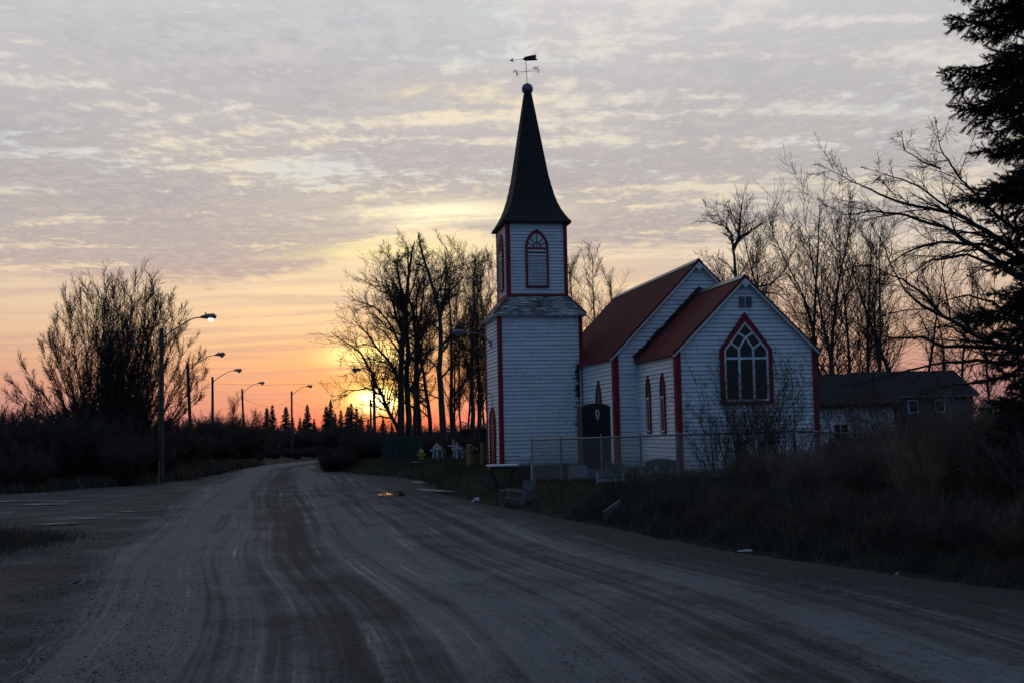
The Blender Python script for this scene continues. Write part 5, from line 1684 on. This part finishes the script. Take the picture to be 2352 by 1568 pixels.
def flowers(label, px, Y, m, n, spread, seed, h=.22):
    p = grounded(px, Y); r = random.Random(seed)
    root = thing('flower_bunch', label, 'flowers', p)
    st = MB(); hd = MB()
    for i in range(n):
        a, q = r.uniform(0, 6.28), spread * math.sqrt(r.random())
        z = h * r.uniform(.6, 1.2); e = (math.cos(a) * q, math.sin(a) * q, z)
        st.tube([(e[0] * .3, e[1] * .3, -.05), e], .005, 4)
        k = r.uniform(.022, .04)
        hd.lathe([(.005, -k), (k, -k * .2), (k * .8, k * .5), (.006, k * .6)], e, 7)
    st.build('leaf_stalks', M['leaf_green'], root); hd.build('blooms', m, root)
flowers('bunch of purple grave flowers in front of the heart-topped stone', 1427, 34.0, M['purple'], 26, .17, 1, .26)
flowers('bunch of yellow grave flowers in front of the broad dark headstone', 1528, 34.4, M['yellow_fl'], 16, .22, 2, .22)
flowers('sparse yellow flowers at the near end of the broad dark headstone', 1492, 34.3, M['yellow_fl'], 8, .12, 3, .2)

# low white plot edging with two stakes
e0, e1, e2 = on_y(1372, 1098, 31.6), on_y(1478, 1112, 31.2), on_y(1545, 1113, 31.3)
for e in (e0, e1, e2): e.z = gz(e.x, e.y) + .10
ed = thing('plot_edging', 'low white peeling rail edging a grave plot at the top of the bank', 'edging', (e0.x, e0.y, e0.z - .1))
mb = MB(); mb.beam(e0 - ed.location, e1 - ed.location, .04, .07); mb.beam(e1 - ed.location, e2 - ed.location, .04, .07); mb.build('rail', M['white_paint'], ed)
for k in (0.0, .56, 1.0):
    q = e0.lerp(e1, k) - ed.location; mb = MB(); mb.box(q + Vector((0, -.03, .05)), (.045, .03, .36)); mb.build('stake', M['white_paint'], ed)

# table with frosted top
p = grounded(1152, 37)
tb_ = thing('wooden_table', 'small wooden table with a frost-white top on the bank before the tower', 'table', p, R_(8))
mb = MB(); mb.box((0, 0, .70), (.98, .85, .045)); top = mb.build('table_top', M['frost'], tb_)
mb = MB(); mb.box((0, 0, .62), (.9, .77, .10)); mb.build('apron_frame', M['wood_dark'], tb_)
for sx in (-1, 1):
    for sy in (-1, 1):
        mb = MB(); mb.beam((sx * .40, sy * .32, .60), (sx * .16, sy * .18, -.05), .075, .075, (0, 1, 0)); mb.build('leg', M['wood_dark'], tb_)
# shelf on a post beside the tower
p = grounded(1209, 40)
sh = thing('shelf_stand', 'thin slanted shelf on a single dark post against the tower wall', 'stand', p)
mb = MB(); mb.box((-.06, 0, .60), (.40, .3, .03), Matrix.Rotation(-.06, 3, 'Y')); mb.build('shelf', M['frost'], sh)
mb = MB(); mb.beam((.10, 0, -.05), (.13, 0, .585), .07, .07, (0, 1, 0)); mb.build('post', M['wood_dark'], sh)
# weathered wooden armchair
p = grounded(1185, 32.4)
cw = thing('wooden_armchair', 'weathered grey wooden armchair, its seat broken, facing the road', 'chair', p, R_(-20))
for y in (-.28, .28):
    mb = MB(); mb.box((-.36, y, .22), (.08, .06, .56)); mb.build('front_leg', M['wood_grey'], cw)
    mb = MB(); mb.beam((.22, y, -.05), (.40, y, .80), .06, .17, (1, 0, 0)); mb.build('back_post', M['wood_grey'], cw)
    mb = MB(); mb.beam((-.44, y, .52), (.28, y, .47), .12, .04); mb.build('armrest', M['wood_grey'], cw)
mb = MB()
for i in range(4): mb.beam((-.30 + i * .14, -.26, .30 - i * .025), (-.30 + i * .14, .26, .30 - i * .025), .09, .03)
mb.build('seat', M['wood_grey'], cw)
mb = MB(); mb.beam((.34, -.28, .50), (.34, .28, .50), .03, .10); mb.build('cross_rail', M['wood_grey'], cw)
mb = MB(); mb.beam((-.33, -.28, .12), (-.33, .28, .12), .03, .08); mb.build('cross_rail', M['wood_grey'], cw)
# broken frame lying on the bank
p = grounded(1432, 26.2)
bf = thing('broken_frame', 'broken grey timber frame with a white slat lying on the bank', 'debris', p, R_(6))
mb = MB(); mb.beam((-.52, -.1, .04), (-.06, .25, .27), .05, .20); mb.build('board', M['wood_grey'], bf)
mb = MB(); mb.beam((.12, -.15, .02), (.48, .2, .17), .05, .12); mb.build('board', M['wood_grey'], bf)
mb = MB(); mb.tube([(-.08, .1, .17), (.05, .08, .12), (.25, .06, .10)], .025, 6); mb.build('slat', M['white_paint'], bf)

def litter(label, px, py, z, w, d, h, seed, m='litter'):
    c = on_z(px, py, z); r = random.Random(seed); mb = MB()
    n = 8; ringp = [(w / 2 * math.cos(2 * PI * k / n) * r.uniform(.6, 1.2), d / 2 * math.sin(2 * PI * k / n) * r.uniform(.6, 1.2)) for k in range(n)]
    b = len(mb.v)
    for x, y in ringp: mb.v.append((x, y, 0))
    for x, y in ringp: mb.v.append((x * .8, y * .8, h * r.uniform(.4, 1.1)))
    mb.v.append((0, 0, h * .8))
    for k in range(n):
        j = (k + 1) % n; mb.f.append((b + k, b + j, b + n + j, b + n + k)); mb.f.append((b + n + k, b + n + j, b + 2 * n))
    o = mb.build('litter_scrap', M[m]); o.location = (c.x, c.y, gz(c.x, c.y) if gz(c.x, c.y) > .05 else .05)
    return tag(o, label, 'litter')
litter('crumpled white scrap lying in the grass near the armchair', 1094, 1133, .25, .26, .16, .09, 1)
litter('tiny white scrap below the crumpled one', 1085, 1140, .2, .08, .06, .04, 2)
litter('flat pale stone slab in the grass at the pull-in edge', 966, 1085, .1, 1.1, .5, .05, 3, 'concrete')
litter('pale splinter of board on the gravel shoulder below the thicket', 1714, 1265, .05, .3, .07, .03, 4)
for i, (px, py) in enumerate([(1842, 1341), (1892, 1357), (1886, 1372), (1938, 1372), (1982, 1405), (2060, 1320)]):
    litter('pale chalky stone on the dark shoulder below the thicket', px, py, .05, .10, .06, .045, 20 + i, 'stone_grey')['group'] = 'pale stones on the shoulder'

# hydrant
p = grounded(967, 58.5)
hy = thing('fire_hydrant', 'yellow fire hydrant at the corner of the gravel pull-in', 'fire hydrant', p)
mb = MB(); mb.lathe([(.16, -.1), (.16, .03), (.115, .04), (.115, .42), (.14, .43), (.14, .47), (.12, .55), (.05, .62), (.035, .66)], (0, 0, 0), 14); mb.build('barrel', M['yellow_hydrant'], hy)
for s in (-1, 1):
    mb = MB(); mb.tube([(0, 0, .32), (s * .2, 0, .32)], [.06, .06], 10); mb.tube([(s * .18, 0, .32), (s * .22, 0, .32)], [.08, .07], 10); mb.build('nozzle', M['yellow_hydrant'], hy)
mb = MB(); mb.tube([(0, 0, .28), (0, -.2, .28)], [.075, .075], 10); mb.build('pumper_nozzle', M['yellow_hydrant'], hy)
# bollards
p = grounded(1078, 50)
bo = thing('bollard', 'thick yellow post with a pipe elbow on its side, by the tower', 'bollard', p, 0, 'yellow posts by the tower')
mb = MB(); mb.lathe([(.135, -.2), (.135, .88), (.11, .93), (.02, .95)], (0, 0, 0), 14); mb.build('post', M['yellow'], bo)
mb = MB(); mb.tube([(.1, 0, .74), (.22, 0, .76), (.30, 0, .73), (.32, 0, .64)], .055, 8); mb.build('pipe_elbow', M['yellow'], bo)
p = grounded(1106, 50)
mb = MB(); mb.lathe([(.075, -.2), (.075, .90), (.06, .94), (.01, .95)], (0, 0, 0), 12)
o = mb.build('bollard', M['yellow']); o.location = p; tag(o, 'thin yellow post between the pipe-elbow post and the tower', 'bollard', 'yellow posts by the tower')
p = on_y(364, 1095, 53); zz = gz(p.x, 53)
mb = MB(); mb.tube([(0, 0, -.2), (.03, 0, 1.05)], [.03, .028], 7)
o = mb.build('marker_stake', M['yellow']); o.location = (p.x, 53, zz); tag(o, 'thin yellow marker stake in the dead grass by the road', 'stake')
# crosses
def cross(label, px, Y, h, s, rz, lean=0.0):
    h *= .86
    p = grounded(px, Y); root = thing('grave_cross', label, 'cross', p, rz, 'white crosses in the cemetery')
    root.rotation_euler = (0, lean, rz)
    mb = MB(); mb.box((0, 0, h / 2 - .1), (.10 * s, .05, h + .2)); mb.build('upright', M['white_paint'], root)
    mb = MB(); mb.box((0, -.03, h * .66), (h * .62, .045, .10 * s)); mb.build('crossbar', M['white_paint'], root)
    return root
cross('white wooden cross with a wreath, nearer the hydrant', 1003, 60, 1.05, 1.1, .1)
cross('white wooden cross in front of its group, nearer the yellow posts', 1048, 60, 1.05, 1.1, -.1)
cross('smaller white cross leaning just behind the wreathed one', 994, 61.5, .8, .9, .2, .05)
cross('small white cross at the tower side of the wreathed one', 1014, 62, .8, .9, -.15, -.04)
cross('thin white cross standing taller behind the group by the yellow posts', 1041, 62, 1.2, .8, .1)
cross('short white cross at the tower side of its group', 1060, 61.6, .7, .9, -.2, .05)
for i, (px, Y, lb) in enumerate([(1010, 60.4, 'pale weathered picket surround behind the wreathed cross'), (1056, 60.6, 'pale weathered picket surround behind the cross by the yellow posts')]):
    p = grounded(px, Y); root = thing('grave_surround', lb, 'fence', p, 0, 'grave surrounds')
    mb = MB()
    for k in range(6): mb.box((-.28 + k * .11, 0, .42), (.06, .025, .5 + .06 * math.sin(k)))
    mb.build('pickets', M['wood_grey'], root)
    mb = MB(); mb.box((0, .03, .5), (.66, .025, .07)); mb.build('rail', M['wood_grey'], root)
p = grounded(1003, 60)
mb = MB(); mb.tube([(.11 * math.cos(a * .5236), -.07, .70 + .11 * math.sin(a * .5236)) for a in range(13)], .035, 6); o = mb.build('wreath', M['white_trim']); o.location = p; tag(o, 'pale wreath hung on the white cross near the hydrant', 'wreath')
# dark green fence
a, b = grounded(876, 63), grounded(968, 63)
gf = thing('green_fence', 'dark green slatted fence at the edge of the cemetery', 'fence', a)
for k in range(5):
    q = a.lerp(b, k / 4) - a; mb = MB(); mb.tube([(q.x, q.y, -.2), (q.x, q.y, 1.16)], .035, 6); mb.build('post', M['green_fence'], gf)
mb = MB(); L = (b - a).length
for k in range(int(L / .09)):
    mb.box((k * .09 + .045, .03, .56), (.07, .02, 1.04))
mb.build('slats', M['green_fence'], gf)
mb = MB(); mb.tube([(0, 0, 1.12), (L, 0, 1.12)], .03, 6); mb.build('top_rail', M['green_fence'], gf)
# pale-roofed shed far behind the saplings
p = grounded(1100, 92)
sd_ = thing('shed', 'small dark shed with a frost-pale roof glimpsed between the saplings', 'shed', p)
mb = MB(); mb.box((0, 0, .8), (2.6, 2.2, 1.7)); mb.build('wall', M['wood_dark'], sd_)
mb = MB(); mb.beam((-.7, -1.2, 2.0), (-.7, 1.2, 2.0), 1.5, .06, (.35, 0, 1)); mb.beam((.7, -1.2, 2.0), (.7, 1.2, 2.0), 1.5, .06, (-.35, 0, 1)); mb.build('roof', M['frost'], sd_)

# ------------------------------------------------------------------ low hall and house behind the church
HY = 60.0
x0, x1 = gx(1800, HY), gx(2058, HY)
hz = gz(x1, HY)
zr = on_y(1960, 858, HY + 3.2).z - hz; ze_ = on_y(1960, 922, HY).z - hz
hall = thing('low_hall', 'low white clapboard hall with a dark roof just beyond the chancel', 'building', (x1, HY, hz))
L = x1 - x0
mb = MB(); fh = frame((0, 0, 0), (-1, 0, 0), (0, -1, 0))
clap(mb, lambda u, z, d=0.0: Vector((u, -d, z)), -.3, ze_, lambda z: (-L, 0), .2)
clap(mb, lambda u, z, d=0.0: Vector((d, u, z)), -.3, ze_, lambda z: (0, 6.4), .2)
mb.build('wall', M['siding'], hall)
mb = MB()
mb.quad((-L, -.45, ze_ - .12), (.3, -.45, ze_ - .12), (.3, 3.2, zr), (-L, 3.2, zr)); mb.quad((.3, 6.85, ze_ - .12), (-L, 6.85, ze_ - .12), (-L, 3.2, zr), (.3, 3.2, zr))
mb.quad((-L, -.45, ze_ - .30), (.3, -.45, ze_ - .30), (.3, -.45, ze_ - .12), (-L, -.45, ze_ - .12)); mb.quad((-L, -.45, ze_ - .30), (-L, 0.1, ze_ - .30), (.3, 0.1, ze_ - .30), (.3, -.45, ze_ - .30))
mb.quad((.3, -.45, ze_ - .12), (.3, 6.85, ze_ - .12), (.3, 3.2, zr))
mb.build('roof', M['house_roof'], hall)
mb = MB(); mb.box((-.02, -.03, ze_ / 2 - .1), (.16, .10, ze_)); mb.build('corner_board', M['red_paint'], hall)
wxp = gx(1930, HY) - x1
w = MB(); w.ring([(-.42, .55), (.42, .55), (.42, 1.55), (-.42, 1.55)], [(-.34, .63), (.34, .63), (.34, 1.47), (-.34, 1.47)], frame((wxp, 0, 0), (1, 0, 0), (0, -1, 0)), 0, .07)
w.box((wxp, -.05, 1.05), (.05, .04, .86)); win = w.build('window', M['white_trim'], hall)
w = MB(); w.box((wxp, -.02, 1.05), (.68, .04, .84)); w.build('pane', M['glass'], win)
HY2 = 66.0
x2, x3 = gx(2050, HY2), gx(2236, HY2); hz2 = gz(x2, HY2)
zr2 = on_y(2120, 851, HY2 + 3.5).z - hz2; ze2 = on_y(2120, 908, HY2).z - hz2
hs2 = thing('house', 'greyish lilac house with a hipped dark roof behind the brush', 'house', (x2, HY2, hz2)); L2 = x3 - x2
mb = MB(); clap(mb, lambda u, z, d=0.0: Vector((u, -d, z)), -.3, ze2, lambda z: (0, L2), .2); clap(mb, lambda u, z, d=0.0: Vector((L2 + d, u, z)), -.3, ze2, lambda z: (0, 7), .2); mb.build('wall', M['house_lilac'], hs2)
mb = MB(); e = .35
rx0, rx1 = -1.0, L2 + e
mb.quad((-1.5, -e, ze2), (L2 + e, -e, ze2), (rx1, 3.5, zr2), (-1.5, 3.5, zr2)); mb.quad((L2 + e, -e, ze2), (L2 + e, 7 + e, ze2), (rx1, 3.5, zr2)); mb.quad((L2 + e, 7 + e, ze2), (-1.5, 7 + e, ze2), (-1.5, 3.5, zr2), (rx1, 3.5, zr2))
rf2 = mb.build('roof', M['house_roof'], hs2)
mb = MB(); mb.box(((L2 - 1.5) / 2, -e - .03, ze2 - .05), (L2 + 1.5 + e, .05, .10)); mb.build('fascia', M['stone_grey'], rf2)
for px in (2098, 2160):
    wx2 = gx(px, HY2) - x2
    w = MB(); w.ring([(-.3, ze2 - 1.0), (.3, ze2 - 1.0), (.3, ze2 - .22), (-.3, ze2 - .22)], [(-.23, ze2 - .93), (.23, ze2 - .93), (.23, ze2 - .29), (-.23, ze2 - .29)], frame((wx2, 0, 0), (1, 0, 0), (0, -1, 0)), 0, .08); win = w.build('window', M['white_trim'], hs2)
    w = MB(); w.box((wx2, -.025, ze2 - .61), (.46, .05, .64)); w.build('pane', M['glass'], win)
